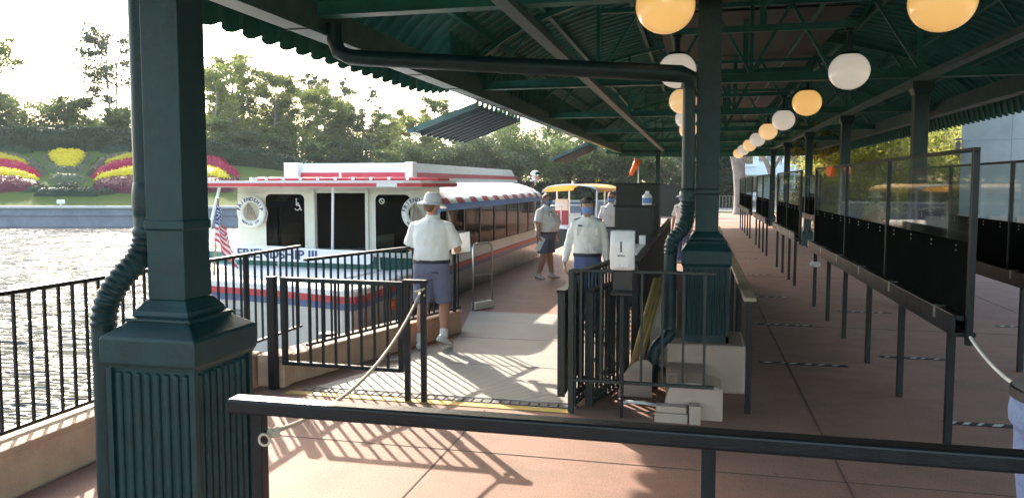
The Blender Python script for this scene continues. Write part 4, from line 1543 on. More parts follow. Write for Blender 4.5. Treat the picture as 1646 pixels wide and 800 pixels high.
# flag on the bow
fl = thing('flag', 'small striped flag with stars drooping from a short staff at the boat bow', 'flag', (-6.50, 9.6, 0.62))
MB().tube([(-6.60, 9.6, 0.60), (-6.50, 9.6, 1.70)], 0.016, 8).build('staff', pm('varnished_wood', (0.35, 0.22, 0.08), 0.4), fl, smooth=True)
NU, NV = 26, 26
grid = {}
m = MB()
for i in range(NU + 1):
    for j in range(NV + 1):
        s_, q = i / NU, j / NV           # s along fly, q down hoist
        x = -6.51 + 0.05 * s_ - 0.06 * q + 0.30 * s_ * (0.35 + 0.75 * q) + 0.035 * math.sin(s_ * 9)
        yv = 9.575 + 0.05 * math.sin(s_ * 11 + q * 1.5) * (0.25 + s_) - 0.03 * s_
        z = 1.61 - 0.50 * q - 0.44 * s_ * (0.9 + 0.1 * math.cos(q * 5)) + 0.02 * math.sin(s_ * 8)
        m.v.append((x, yv, z))
for i in range(NU):
    for j in range(NV):
        a = i * (NV + 1) + j
        m.f.append((a, a + NV + 1, a + NV + 2, a + 1))
        canton = i < NU * 0.42 and j < 14
        stripe = int(j / 2) % 2
        m.mi.append(2 if canton else (0 if stripe == 0 else 1))
cloth = m.build('cloth', [pm('flag_red', (0.58, 0.05, 0.06), 0.8), pm('flag_white', (0.72, 0.70, 0.68), 0.8), pm('flag_blue', (0.04, 0.05, 0.18), 0.8)], fl, smooth='full')
so = cloth.modifiers.new('thick', 'SOLIDIFY')
so.thickness = 0.003
st = MB()
for a in range(6):
    for b_ in range(5):
        i, j = 1 + a * 1.75, 1.4 + b_ * 2.7
        p = m.v[int(i) * (NV + 1) + int(j)]
        vs = []
        for k in range(10):
            rr = 0.016 if k % 2 == 0 else 0.0065
            vs.append((p[0] + rr * math.sin(k * PI / 5), p[1] - 0.006, p[2] + rr * math.cos(k * PI / 5)))
        st.add(vs, [tuple(range(9, -1, -1))])
st.build('stars', WHITE, cloth)
o = MB().rings([(-3.86, 7.6, -0.15, 0.10, 0.10), (-3.86, 7.6, -0.10, 0.14, 0.14), (-3.86, 7.6, 0.22, 0.14, 0.14), (-3.86, 7.6, 0.30, 0.09, 0.09)], 16)
o = o.build('fender', DARKPL, smooth=True)
tag(o, 'black rubber fender between the slanting curb and the boat bow', 'fender')
o = MB().rings([(-4.02, 9.85, 0.20, 0.05, 0.05), (-4.02, 9.85, 0.25, 0.08, 0.08), (-4.02, 9.85, 0.32, 0.05, 0.05)], 12).build('float', ORANGE, smooth=True)
tag(o, 'small orange float hanging at the boat side by the curb', 'float')

# steel handrail hoop beside the boat
hp = thing('grab_hoop', 'pale steel grab hoop on a small block beside the boat side', 'railing', (-3.2, 11.3, 0))
c0, c1 = Vector((-3.26, 11.15, 0)), Vector((-3.06, 11.5, 0))
up = Vector((0, 0, 1))
m = MB().tube([c0, c0 + up * 0.93, c0.lerp(c1, 0.06) + up * 0.98, c0.lerp(c1, 0.2) + up * 1.0, c0.lerp(c1, 0.8) + up * 1.0, c0.lerp(c1, 0.94) + up * 0.98, c1 + up * 0.93, c1], 0.017, 10)
m.build('hoop', METAL, hp, smooth='full')
MB().tube([c0 + up * 0.52, c1 + up * 0.52], 0.012, 8).build('cross_bar', METAL, hp, smooth=True)
MB().cbox((c0.lerp(c1, 0.5).x, c0.lerp(c1, 0.5).y, 0.06), (0.40, 0.08, 0.11), math.atan2(0.35, 0.20)).build('block', CREAM, hp, bevel=0.006)

# ------------------------------------------------------------------ second boat
b2 = thing('tour_boat', 'small open boat with yellow arched canopy beyond the passenger boat', 'boat', (-4.5, 30, -0.75))
ol = [(-5.75, 36), (-5.75, 29.2), (-5.4, 28.3), (-4.6, 27.9), (-3.9, 28.2), (-3.6, 29.2), (-3.6, 36)]
m = MB()
m.prism([(x * 0.96 - 0.18, y) for x, y in ol], -1.0, 0.25, 0)
m.prism(ol, 0.252, 0.36, 1)
m.build('hull', [DARKIN, WHITE], b2)
MB().box((-5.35, 28.75, 0.361), (-4.7, 28.85, 0.9)).build('bow_panel', REDDEEP, b2)
MB().box((-4.68, 28.76, 0.361), (-3.95, 28.84, 0.8)).build('bow_panel', CREAM, b2)
m = MB()
for x in (-5.6, -3.65):
    for y in (28.9, 31.4, 34.5):
        m.tube([(x, y, 0.36), (x, y, 1.62)], 0.035, 8)
m.build('canopy_posts', WHITE, b2, smooth=True)
m = MB()
for y in (28.5, 28.9, 36):
    for k in range(13):
        t = PI * (k / 12)
        x = -4.62 - 1.05 * math.cos(t)
        zz = 1.58 + 0.30 * math.sin(t) ** 0.7
        m.v.append((x, y, zz + (-0.03 if y < 28.6 else 0)))
for j in range(2):
    for k in range(12):
        m.f.append((j * 13 + k, j * 13 + k + 1, (j + 1) * 13 + k + 1, (j + 1) * 13 + k))
        m.mi.append(0 if j == 0 else 1)
YC = leafmat('yellow_canvas', (0.62, 0.42, 0.14), (0.62, 0.42, 0.14), trans=0.5)
c_ = m.build('canopy', [WHITE, YC], b2, smooth='full')
c_.modifiers.new('thick', 'SOLIDIFY').thickness = 0.02
m = MB().tube([(-5.55, 28.6, 0.36), (-5.55, 28.6, 1.05), (-4.9, 28.35, 1.12), (-4.0, 28.45, 1.10), (-3.7, 28.9, 1.0), (-3.7, 28.9, 0.36)], 0.025, 8)
m.tube([(-4.9, 28.35, 1.12), (-4.9, 28.35, 0.36)], 0.02, 8)
m.tube([(-4.0, 28.45, 1.12), (-4.0, 28.45, 0.36)], 0.02, 8)
m.build('bow_rail', WHITE, b2, smooth='full')
MB().box((-5.35, 29.6, 0.361), (-4.85, 29.9, 1.3)).build('seat_back', CREAM, b2, bevel=0.03)
MB().rings([(-4.6, 29.2, 1.87, 0.05, 0.05), (-4.6, 29.2, 1.98, 0.05, 0.05), (-4.6, 29.2, 2.0, 0.02, 0.02)], 10).build('lamp', WHITE, b2)

# windsock
ws = thing('windsock', 'orange windsock drooping from a thin pole beyond the boats', 'windsock', (-2.84, 38.5, 0))
MB().tube([(-2.84, 38.5, 0), (-2.84, 38.5, 3.1)], 0.03, 8).build('pole', METAL, ws, smooth=True)
MB().tube([(-2.86, 38.5, 3.05), (-3.0, 38.45, 2.75), (-3.12, 38.4, 2.5), (-3.2, 38.4, 2.3)], [0.17, 0.14, 0.11, 0.08], 12).build('sock', ORANGE, ws, smooth='full')

# ------------------------------------------------------------------ garden on the far bank
CP, SP = math.cos(PITCH), math.sin(PITCH)
YP = 295 + 1250 * math.tan(PITCH)


def sight(x, y):
    a, b = (x - 823) / 1250, -(y - YP) / 1250
    # components: across, away, up
    return (a, CP + b * SP, -SP + b * CP)


def on_slope(x, y):
    """where a line of sight meets the far garden slope, as (u, v)"""
    au, av, az = sight(x, y)
    t = 40 / av
    for k in range(400):
        u, v, z = au * t, av * t, HC + az * t
        if v > bank_v(u) and z <= land(u, v):
            break
        t += 0.12
    return (u, v)


def inside(p, poly):
    c = False
    n = len(poly)
    for i in range(n):
        a, b = poly[i], poly[i - 1]
        if (a[1] > p[1]) != (b[1] > p[1]) and p[0] < (b[0] - a[0]) * (p[1] - a[1]) / (b[1] - a[1]) + a[0]:
            c = not c
    return c


def edge_dist(p, poly):
    best = 1e9
    P = Vector(p)
    for i in range(len(poly)):
        a, b = Vector(poly[i - 1]), Vector(poly[i])
        d = b - a
        t = max(0, min(1, (P - a).dot(d) / max(1e-9, d.length_squared)))
        best = min(best, (P - a - d * t).length)
    return best


def leaf_quad(m, c, s, r, flat=0.0):
    n = Vector((r.gauss(0, 1), r.gauss(0, 1), r.gauss(0, 1) + flat)).normalized()
    a = n.orthogonal().normalized()
    a = (Matrix.Rotation(r.uniform(0, 2 * PI), 3, n) @ a)
    b = n.cross(a)
    w = s * r.uniform(0.35, 0.6)
    c = Vector(c)
    m.add([c - a * s / 2, c + b * w / 2, c + a * s / 2, c - b * w / 2], [(0, 1, 2, 3)])


def bed(name, label, px, h, mat, cat='flower bed', dens=26, leaf=0.16, group=None, step=0.2):
    poly = [on_slope(*p) for p in px]
    r = random.Random(len(label) * 31 + int(px[0][0]))
    us_ = [p[0] for p in poly]
    vs_ = [p[1] for p in poly]
    idx = {}
    m = MB()
    nu, nv = int((max(us_) - min(us_)) / step) + 2, int((max(vs_) - min(vs_)) / step) + 2
    lf = MB()
    for i in range(nu + 1):
        for j in range(nv + 1):
            u, v = min(us_) + (i - 0.5) * step, min(vs_) + (j - 0.5) * step
            if inside((u, v), poly):
                d = edge_dist((u, v), poly)
                z = land(u, v) + h * (1 - math.exp(-(d + 0.06) / (0.35 * h + 0.05))) * (0.86 + 0.2 * mnoise.noise((u * 2.2, v * 2.2, 3.1)))
            else:
                z = land(u, v) - 0.05
            x, y = UV(u, v)
            idx[i, j] = len(m.v)
            m.v.append((x, y, z))
            if inside((u, v), poly):
                for k in range(int(dens * step * step + r.random())):
                    leaf_quad(lf, (x + r.uniform(-step, step) * 0.7, y + r.uniform(-step, step) * 0.7, z + r.uniform(-0.03, 0.08)), leaf * r.uniform(0.7, 1.3), r, 0.6)
    for i in range(nu):
        for j in range(nv):
            cu_, cv_ = min(us_) + i * step, min(vs_) + j * step
            if inside((cu_, cv_), poly) or sum(inside((cu_ + a * step / 2, cv_ + b * step / 2), poly) for a in (-1, 1) for b in (-1, 1)) >= 1:
                m.f.append((idx[i, j], idx[i + 1, j], idx[i + 1, j + 1], idx[i, j + 1]))
                m.mi.append(0)
    cu_, cv_ = sum(us_) / len(us_), sum(vs_) / len(vs_)
    m.add(lf.v, lf.f)
    o = m.build(name, mat)
    tag(o, label, cat, group)
    return o


MIR = lambda P: [(214 - x, y) for x, y in P][::-1]
D = dict(dens=70)
bed('flower_bed', 'yellow fan shaped flower bed at the middle of the bank garden', [(80, 248), (108, 246), (136, 248), (138, 255), (128, 266), (118, 272), (99, 272), (88, 265), (78, 256)], 0.55, FLY, dens=110)
bed('shrub_border', 'sage green shrub border cupping the middle yellow flower bed', [(68, 250), (78, 250), (84, 262), (96, 273), (122, 273), (133, 262), (138, 250), (146, 252), (138, 268), (126, 279), (92, 279), (80, 270)], 0.5, SHRUB, 'shrub', 80)
bed('clipped_hedge', 'small dark clipped hedge arch above the middle yellow flower bed', [(78, 240), (86, 236), (130, 236), (138, 242), (136, 246), (80, 246)], 0.5, HEDGE, 'hedge', 80)
bed('clipped_hedge', 'topmost small clipped hedge cap of the bank garden just below the tall hedge', [(84, 232), (96, 228), (120, 228), (131, 232), (128, 236), (86, 236)], 0.5, HEDGE, 'hedge', 80)
bed('clipped_hedge', 'upper of the short stepped hedges below the middle flower bed', [(82, 286), (132, 286), (134, 294), (80, 294)], 0.5, SHRUB, 'hedge', 80)
bed('clipped_hedge', 'shortest stepped hedge in the stack below the middle flower bed', [(90, 298), (126, 298), (127, 303), (88, 303)], 0.4, SHRUB, 'hedge', 80)
bed('clipped_hedge', 'wide low hedge at the foot of the middle flower bed nearest the bank wall', [(60, 308), (154, 308), (160, 316), (56, 316)], 0.45, HEDGE, 'hedge', 80)
bed('clipped_hedge', 'small low hedge stub left of the wide low hedge', [(40, 303), (76, 302), (80, 308), (40, 311)], 0.35, HEDGE, 'hedge', 80)
bed('clipped_hedge', 'small low hedge stub right of the wide low hedge', [(160, 305), (182, 305), (184, 313), (162, 313)], 0.35, HEDGE, 'hedge', 80)
R1 = [(149, 284), (158, 276), (176, 268), (200, 263), (240, 258), (300, 257), (340, 260), (366, 267), (384, 281), (384, 286), (366, 277), (340, 271), (290, 268), (240, 270), (205, 274), (180, 278), (158, 287)]
R2 = [(154, 288), (176, 281), (204, 276), (250, 272), (300, 271), (340, 273), (360, 279), (368, 287), (366, 294), (330, 288), (280, 286), (220, 287), (180, 290), (160, 295)]
R3 = [(152, 297), (180, 292), (220, 289), (280, 288), (330, 290), (366, 296), (384, 288), (386, 300), (370, 309), (300, 310), (220, 311), (170, 309), (154, 304)]
R0 = [(140, 280), (148, 268), (160, 260), (186, 252), (212, 248), (212, 254), (190, 260), (170, 267), (156, 276), (148, 284)]
RY = [(160, 268), (180, 258), (212, 250), (240, 248), (240, 257), (205, 261), (178, 267)]
for P, h, mm, w, nm, ct in ((R1, 0.6, FLR, 'crimson flower band', 'flower_bed', 'flower bed'), (R2, 0.55, FLY, 'yellow flower band below the crimson one', 'flower_bed', 'flower bed'), (R3, 0.6, FLD, 'dark red flower mound', 'flower_bed', 'flower bed'),
                        (R0, 0.5, SHRUB, 'sage shrub edging', 'shrub_border', 'shrub'), (RY, 0.45, FLY, 'thin upper yellow flower band', 'flower_bed', 'flower bed')):
    bed(nm, w + ' of the bank garden wing behind the big column', P, h, mm, ct, 70)
    bed(nm, w + ' of the bank garden wing at the far left', MIR(P), h, mm, ct, 70)
bed('clipped_hedge', 'dark hedge curl above the garden wing behind the big column', [(163, 246), (172, 238), (212, 240), (250, 238), (250, 245), (212, 247), (180, 248)], 0.55, HEDGE, 'hedge', 70)
bed('clipped_hedge', 'dark hedge curl above the garden wing at the far left', MIR([(163, 246), (172, 238), (212, 240), (250, 238), (250, 245), (212, 247), (180, 248)]), 0.55, HEDGE, 'hedge', 70)
# small floodlight on the wall
x, y = UV(-27.8, 47.95)
fo = thing('floodlight', 'small white floodlight on top of the bank wall', 'lamp', (x, y, 0.52))
MB().bar((x, y, 0.521), (x, y, 0.66), 0.08, 0.08).build('stem', METAL, fo)
MB().cbox((x, y, 0.78), (0.40, 0.25, 0.24), YAW).build('head', WHITE, fo, bevel=0.03)


# hedges
def hedge(label, line, mat, leafn, leaf=0.3, seed=1, wv=1.6):
    """line: (u, v, base z, top z)"""
    r = random.Random(seed)
    m = MB()
    ups = []
    n = 0
    seg = []
    for a, b in zip(line, line[1:]):
        L = max(1, int(math.hypot(b[0] - a[0], b[1] - a[1]) / 0.8))
        for k in range(L):
            t = k / L
            seg.append([a[i] + (b[i] - a[i]) * t for i in range(4)])
    seg.append(list(line[-1]))
    prof_ = [(-wv / 2, 0.0), (-wv / 2 * 1.05, 0.5), (-wv / 2 * 0.9, 0.85), (-wv * 0.2, 1.0), (wv * 0.2, 1.0), (wv / 2, 0.8), (wv / 2, 0.0)]
    K = len(prof_)
    for (u, v, z0, z1) in seg:
        for (dv, f_) in prof_:
            x, y = UV(u + 0.12 * mnoise.noise((u, f_ * 3, 2)), v + dv + 0.2 * mnoise.noise((u * 0.9, f_ * 4, 9)))
            m.v.append((x, y, z0 - 0.1 + (z1 - z0 + 0.1) * f_ * (1 + 0.06 * mnoise.noise((u * 0.7, dv, 5)))))
    for i in range(len(seg) - 1):
        for k in range(K - 1):
            m.f.append((i * K + k, (i + 1) * K + k, (i + 1) * K + k + 1, i * K + k + 1))
            m.mi.append(0)
    for _ in range(leafn):
        s_ = r.random() * (len(seg) - 1)
        i = int(s_)
        q = r.random() * (K - 2)
        k = int(q)
        a = Vector(m.v[i * K + k]).lerp(Vector(m.v[(i + 1) * K + k]), s_ - i)
        b = Vector(m.v[i * K + k + 1]).lerp(Vector(m.v[(i + 1) * K + k + 1]), s_ - i)
        c = a.lerp(b, q - k) + Vector((r.gauss(0, 0.07), r.gauss(0, 0.07), r.gauss(0, 0.09)))
        leaf_quad(m, c, leaf * r.uniform(0.6, 1.3), r)
    o = m.build('hedge', mat)
    return tag(o, label, 'hedge')


hedge('tall dark clipped hedge along the crest of the bank garden at the left', [(-62, 61, 4.4, 6.2), (-45, 61, 4.4, 6.2), (-34, 61, 4.4, 6.2), (-29, 61.5, 4.35, 6.0), (-23, 61.5, 3.5, 5.05), (-19, 61.5, 3.05, 4.35), (-16, 61.5, 2.7, 3.6), (-14, 62, 2.3, 2.9)], HEDGE, 15000, 0.24, 3)
hedge('dark rounded hedge at the dock end left of the pale tree trunk', [(14.6, 64, 0, 3.6), (15.6, 64, 0, 4.2), (17, 64, 0, 4.3), (18.6, 64.5, 0, 4.0)], HEDGE, 4500, 0.26, 5, 3.0)
hedge('low dark shrubbery under the trees beyond the boats', [(-9, 73, 0.4, 1.6), (0, 73, 0.3, 1.9), (8, 73, 0.2, 2.0), (14, 73, 0.0, 1.7)], HEDGE, 6000, 0.3, 6, 2.5)


# ------------------------------------------------------------------ trees
def tree_proto(name, seed, H, spread, trunk_h, r0, ntr, clumps, per, leaf, leafm, bark, style):
    r = random.Random(seed)
    tk, cr = MB(), MB()
    ends = []
    for k in range(ntr):
        a = 2 * PI * k / ntr + r.uniform(-0.4, 0.4)
        lean = spread * (0.0 if ntr == 1 else 0.38)
        pts, rad = [], []
        n = 8
        bx, by = r.uniform(-0.25, 0.25) * (ntr > 1), r.uniform(-0.25, 0.25) * (ntr > 1)
        top = H * (0.93 if style != 'oak' else 0.62)
        for i in range(n + 1):
            t = i / n
            wob = 0.035 * H * (t if style != 'pine' else 0.25 * t)
            pts.append(Vector((bx + math.cos(a) * lean * t ** 1.3 + r.uniform(-wob, wob) * 0.5, by + math.sin(a) * lean * t ** 1.3 + r.uniform(-wob, wob) * 0.5, -0.3 + top * t)))
            rad.append(max(0.03, r0 * (1 - 0.85 * t) * (1.25 if i == 0 else 1) / (ntr ** 0.35)))
        tk.tube(pts, rad, 8)
        nb_ = max(3, clumps // ntr)
        for b in range(nb_):
            t = trunk_h + (0.98 - trunk_h) * (b + r.random()) / nb_
            f = t * n
            i = min(n - 1, int(f))
            p = pts[i].lerp(pts[i + 1], f - i)
            ang = r.uniform(0, 2 * PI)
            if style == 'pine':
                ln = spread * (1.0 - 0.75 * (t - trunk_h) / (1 - trunk_h)) * r.uniform(0.5, 1.0)
                rise = ln * r.uniform(-0.1, 0.25)
            elif style == 'oak':
                ln = spread * r.uniform(0.45, 1.0)
                rise = ln * r.uniform(0.1, 0.55) + H * 0.1
            else:
                ln = spread * (0.35 + 0.65 * math.sin(PI * min(1, (t - trunk_h) / (1 - trunk_h) * 0.85 + 0.12))) * r.uniform(0.4, 1.0)
                rise = ln * r.uniform(0.15, 0.7)
            e = p + Vector((math.cos(ang) * ln, math.sin(ang) * ln, rise))
            e.z = min(e.z, H)
            midp = p.lerp(e, 0.5) + Vector((0, 0, ln * 0.08))
            tk.tube([p, midp, e], [max(0.025, rad[i] * 0.42), max(0.02, rad[i] * 0.28), 0.014], 5)
            ends.append((e, ln))
            ends.append((midp.lerp(e, 0.45), ln * 0.8))
    for e, ln in ends:
        sub = r.randint(2, 4)
        for q in range(sub):
            c = e + Vector((r.gauss(0, 0.28), r.gauss(0, 0.28), r.gauss(0, 0.2))) * (0.5 + ln * 0.35)
            sz = r.uniform(0.3, 0.62) * (0.45 + ln * 0.26) * (0.8 if style == 'pine' else 1)
            for _ in range(int(per / sub * r.uniform(0.5, 1.5))):
                d = Vector((r.gauss(0, 1), r.gauss(0, 1), r.gauss(0, 0.6)))
                leaf_quad(cr, c + d * sz * 0.75, leaf * r.uniform(0.6, 1.4), r)
    t = thing(name, 'x', 'tree', (0, 0, 0))
    tk.build('trunk', bark, t, smooth=True)
    cr.build('crown', leafm, t)
    return t, H


PROTO = {
    'dense': [tree_proto('broadleaf_tree', 11, 12, 3.6, 0.22, 0.22, 1, 46, 150, 0.27, LEAF_A, BARK, 'broad'),
              tree_proto('broadleaf_tree', 12, 12, 3.3, 0.15, 0.22, 2, 44, 150, 0.27, LEAF_B, BARK, 'broad')],
    'airy': [tree_proto('slender_tree', 21, 12, 2.6, 0.48, 0.17, 3, 30, 105, 0.24, LEAF_D, BARKPALE, 'broad'),
             tree_proto('slender_tree', 22, 12, 2.7, 0.35, 0.16, 1, 26, 95, 0.24, LEAF_A, BARKPALE, 'broad')],
    'pine': [tree_proto('pine_tree', 31, 14, 2.6, 0.5, 0.17, 1, 22, 80, 0.22, LEAF_D, BARK, 'pine')],
    'oak': [tree_proto('oak_tree', 41, 8, 4.4, 0.35, 0.30, 2, 46, 190, 0.26, LEAF_B, BARK, 'oak'),
            tree_proto('oak_tree', 42, 8, 4.2, 0.3, 0.28, 3, 44, 190, 0.25, SHRUB, BARK, 'oak')],
    'sunny': [tree_proto('sunlit_tree', 51, 8, 4.0, 0.3, 0.25, 2, 44, 190, 0.22, LEAF_C, BARKPALE, 'oak')],
    'bush': [tree_proto('bush', 61, 4, 1.7, 0.05, 0.08, 3, 30, 120, 0.2, LEAF_B, BARK, 'broad')],
    'twisted': [tree_proto('twisted_tree', 71, 9, 3.6, 0.35, 0.22, 3, 26, 120, 0.24, LEAF_B, BARK, 'oak')],
}
used = set()


def tree(kind, var, px, v, ytop, label, cat='tree', wide=1.0, base=None, group=None, rz=None):
    p, H = PROTO[kind][var]
    au, av, az = sight(px, ytop)
    t = v / av
    u = au * t
    ztop = HC + az * t
    z0 = land(u, v) if base is None else base
    x, y = UV(u, v)
    h = max(1.5, ztop - z0)
    s_ = h / H
    sc = (s_ * wide, s_ * wide, s_)
    rz_ = rnd.uniform(0, 6.28) if rz is None else rz
    if (kind, var) not in used:
        used.add((kind, var))
        p.location, p.rotation_euler, p.scale = (x, y, z0 - 0.02), (0, 0, rz_), sc
        o = p
        p['label'] = label
    else:
        o = dup(p, (x, y, z0 - 0.02), rz_, label, sc)
    o['category'] = cat
    if group:
        o['group'] = group
    elif 'group' in o:
        del o['group']
    return o


T = tree
T('airy', 1, -12, 70, 38, 'sparse tall tree cut by the left picture edge above the hedge', wide=1.3)
T('twisted', 0, 28, 68, 120, 'twisted many stemmed tree left of the small dark conifer', wide=1.15)
T('twisted', 0, 72, 69, 132, 'round topped crooked tree next to the small dark conifer', wide=1.0)
T('bush', 0, 120, 68, 150, 'small dark upright bush tree above the hedge under open sky', wide=1.0)
T('airy', 0, 178, 69, 32, 'tall airy tree with three pale stems just left of the big column', wide=1.15)
T('bush', 0, 196, 66, 168, 'round dark bush at the foot of the pale stemmed tall tree', 'bush', wide=1.4)
T('bush', 0, -30, 70, 150, 'dark bush at the far left end of the tall hedge', 'bush', wide=1.6)
T('dense', 0, 372, 74, 76, 'tall leafy tree right beside the big column, highest of the wood', wide=1.0)
T('airy', 1, 344, 70, 92, 'thin grey tree half hidden by the right side of the big column', wide=0.9)
T('dense', 1, 405, 80, 104, 'dark leafy tree of the wood, second from the big column')
T('dense', 0, 440, 73, 108, 'yellowish leafy tree of the wood left of the umbrella pine')
T('dense', 1, 478, 80, 112, 'leafy dark tree of the wood behind the umbrella pine')
T('pine', 0, 508, 76, 96, 'umbrella pine with a flat dark top under the scalloped roof edge', wide=1.35)
T('dense', 0, 520, 72, 135, 'golden green leafy tree of the wood left of the thin bare pine')
T('pine', 0, 551, 78, 104, 'thin bare stemmed pine rising above the wood', wide=0.7)
T('dense', 1, 560, 74, 158, 'dark leafy tree low in the wood above the boat roof end')
T('pine', 0, 598, 78, 120, 'second thin pine with open tufts against the sky', wide=0.85)
T('dense', 1, 590, 72, 172, 'dark leafy tree under the second thin pine')
T('dense', 0, 626, 76, 188, 'light green tree of the wood between the thin pines and the gap')
T('airy', 1, 645, 82, 160, 'feathery tree at the right end of the bright sky gap')
T('dense', 0, 668, 70, 182, 'light green tree of the wood left of the louvred flap tip')
T('dense', 0, 696, 78, 148, 'pointed pale tree rising behind the louvred flap tip', wide=0.8)
T('dense', 1, 730, 74, 178, 'dark leafy tree directly behind the louvred flap')
T('oak', 0, 715, 66, 218, 'spreading oak with forked trunk below the louvred flap', wide=1.1)
T('oak', 1, 790, 66, 196, 'pale leaved spreading oak right of the louvred flap', wide=1.2)
T('oak', 0, 850, 68, 190, 'dark spreading oak above the far end of the passenger boat', wide=1.2)
T('dense', 1, 815, 80, 170, 'tall dark tree behind the pale leaved oak')
T('dense', 1, 890, 84, 180, 'tall dark tree behind the far louvred flap')
T('oak', 0, 905, 72, 208, 'dark spreading oak above the yellow boat canopy', wide=1.2)
T('oak', 1, 960, 74, 214, 'spreading oak left of the windsock', wide=1.1)
T('sunny', 0, 925, 82, 235, 'bright sunlit tree glowing between the oaks above the yellow canopy', wide=1.1)
T('sunny', 0, 1000, 84, 232, 'bright sunlit tree glowing behind the windsock', wide=1.2)
T('oak', 0, 1010, 70, 222, 'dark forked oak left of the far roof post', wide=1.0)
T('oak', 1, 1075, 74, 215, 'hanging grey green oak right of the far roof post', wide=1.2)
T('dense', 1, 1050, 88, 190, 'tall dark tree behind the far dark fence')
T('dense', 1, 960, 90, 185, 'tall dark tree deep behind the windsock')
T('bush', 0, 505, 66, 228, 'small leafy bush in front of the wood left of the boat roof', 'bush', wide=1.3)
T('bush', 0, 628, 64, 238, 'pinkish green bush in front of the wood above the boat roof', 'bush', wide=1.2)
T('bush', 0, 400, 66, 205, 'dark bush in front of the wood beside the big column', 'bush', wide=1.5)
T('bush', 0, 450, 66, 218, 'low bush in front of the wood behind the sloping hedge', 'bush', wide=1.5)
T('bush', 0, 560, 67, 222, 'dark bush in front of the wood under the thin bare pine', 'bush', wide=1.5)
T('bush', 0, 680, 66, 232, 'low bush in front of the wood left of the forked oak', 'bush', wide=1.5)
T('bush', 0, 350, 66, 190, 'tall dark bush right at the edge of the big column', 'bush', wide=1.4)
T('dense', 1, 350, 84, 110, 'dark tree deep in the wood at the edge of the big column')
T('dense', 1, 630, 86, 176, 'dark tree deep in the wood under the bright sky gap')
T('dense', 1, 530, 88, 130, 'dark tree deep in the wood behind the golden tree')
m = MB()
r = random.Random(77)
for _ in range(26000):
    u = r.uniform(-52, 24)
    v = 96 + r.gauss(0, 2.0) + (6 if u > 0 else 0)
    top = 5.6 + 1.6 * mnoise.noise((u * 0.16, 0, 4)) + 0.8 * mnoise.noise((u * 0.7, 3, 4))
    zz = land(u, v) + top * r.random() ** 0.8 + 0.1
    x, y = UV(u, v)
    leaf_quad(m, (x, y, zz), 0.55 * r.uniform(0.6, 1.4), r)
tag(m.build('far_woods', LEAF_B), None, None, kind='stuff')
# right side, beyond the queue
for px_, v_, yt, w_, lab in ((1392, 40, 150, 0.9, 'yellow green sunlit tree left of the orange tag post'), (1420, 36, 140, 1.1, 'yellow green sunlit tree between the two posts behind the long partition'),
                            (1495, 42, 130, 1.0, 'yellow green sunlit tree beside the grey round building')):
    T('sunny', 0, px_, v_, yt, lab, wide=w_, base=0)
T('oak', 1, 1430, 48, 150, 'grey green oak behind the sunlit trees at the right', wide=1.3, base=0)
T('dense', 1, 1460, 58, 90, 'tall dark tree behind the sunlit trees at the right', base=0)
T('dense', 1, 1345, 106, 120, 'tall tree behind the white house end', base=0)
for px_, v_, yt, lab in ((1368, 34, 262, 'sunlit green shrub seen through the clear panels left of the dark post'), (1400, 33, 255, 'sunlit green shrub seen through the clear panels between the dark posts'), (1450, 34, 262, 'sunlit green shrub behind the closest dark post'),
                         (1510, 35, 250, 'sunlit green shrub at the foot of the grey building')):
    T('sunny', 0, px_, v_, yt, lab, 'shrub', wide=1.3, base=-0.8)
# big pale trunk beyond the end of the dock
r = random.Random(5)
x, y = UV((1190 - 823) / 1250 * 48, 48)
t = thing('pale_trunk_tree', 'thick pale grey tree trunk at the end of the left queue lane', 'tree', (x, y, 0))
m = MB()
m.tube([(x, y, -0.2), (x, y, 0.3), (x - 0.05, y, 1.4), (x - 0.12, y, 2.6), (x - 0.2, y, 3.3)], [0.6, 0.42, 0.36, 0.37, 0.42], 12)
m.tube([(x - 0.2, y, 3.1), (x - 0.8, y + 0.2, 4.4), (x - 1.6, y + 0.3, 6.5)], [0.3, 0.22, 0.12], 10)
m.tube([(x - 0.1, y, 3.1), (x + 0.6, y + 0.1, 4.6), (x + 1.3, y + 0.3, 6.8)], [0.3, 0.22, 0.1], 10)
m.build('trunk', BARKPALE, t, smooth=True)
m = MB()
for k in range(26):
    c = Vector((x + r.gauss(0, 2.2), y + r.gauss(0, 2.0), 6.3 + r.gauss(0, 0.9)))
    for q in range(90):
        leaf_quad(m, c + Vector((r.gauss(0, 0.6), r.gauss(0, 0.6), r.gauss(0, 0.45))), 0.25 * r.uniform(0.6, 1.3), r)
m.build('crown', LEAF_A, t)
for i, (px_, v_) in enumerate(((1242, 56), (1330, 50))):
    x, y = UV((px_ - 823) / 1250 * v_, v_)
    t = thing('leaning_tree', ('leaning brown tree stem in front of the white house', 'slim leaning tree stem near the right end of the white house')[i], 'tree', (x, y, 0))
    m = MB().tube([(x + 0.5, y, -0.2), (x + 0.2, y, 1.6), (x - 0.5, y, 3.4), (x - 1.5, y + 0.2, 5.2), (x - 2.2, y + 0.2, 6.6)], [0.26, 0.22, 0.18, 0.14, 0.06], 10)
    m.tube([(x - 0.2, y, 2.6), (x + 0.6, y, 4.2), (x + 1.2, y, 6.0)], [0.15, 0.12, 0.05], 8)
    m.build('trunk', BARKPALE, t, smooth=True)
    m = MB()
    for k in range(20):
        c = Vector((x - 0.6 + r.gauss(0, 1.6), y + r.gauss(0, 1.6), 6.9 + r.gauss(0, 0.6)))
        for q in range(80):
            leaf_quad(m, c + Vector((r.gauss(0, 0.5), r.gauss(0, 0.5), r.gauss(0, 0.35))), 0.22 * r.uniform(0.6, 1.3), r)
    m.build('crown', LEAF_C, t)

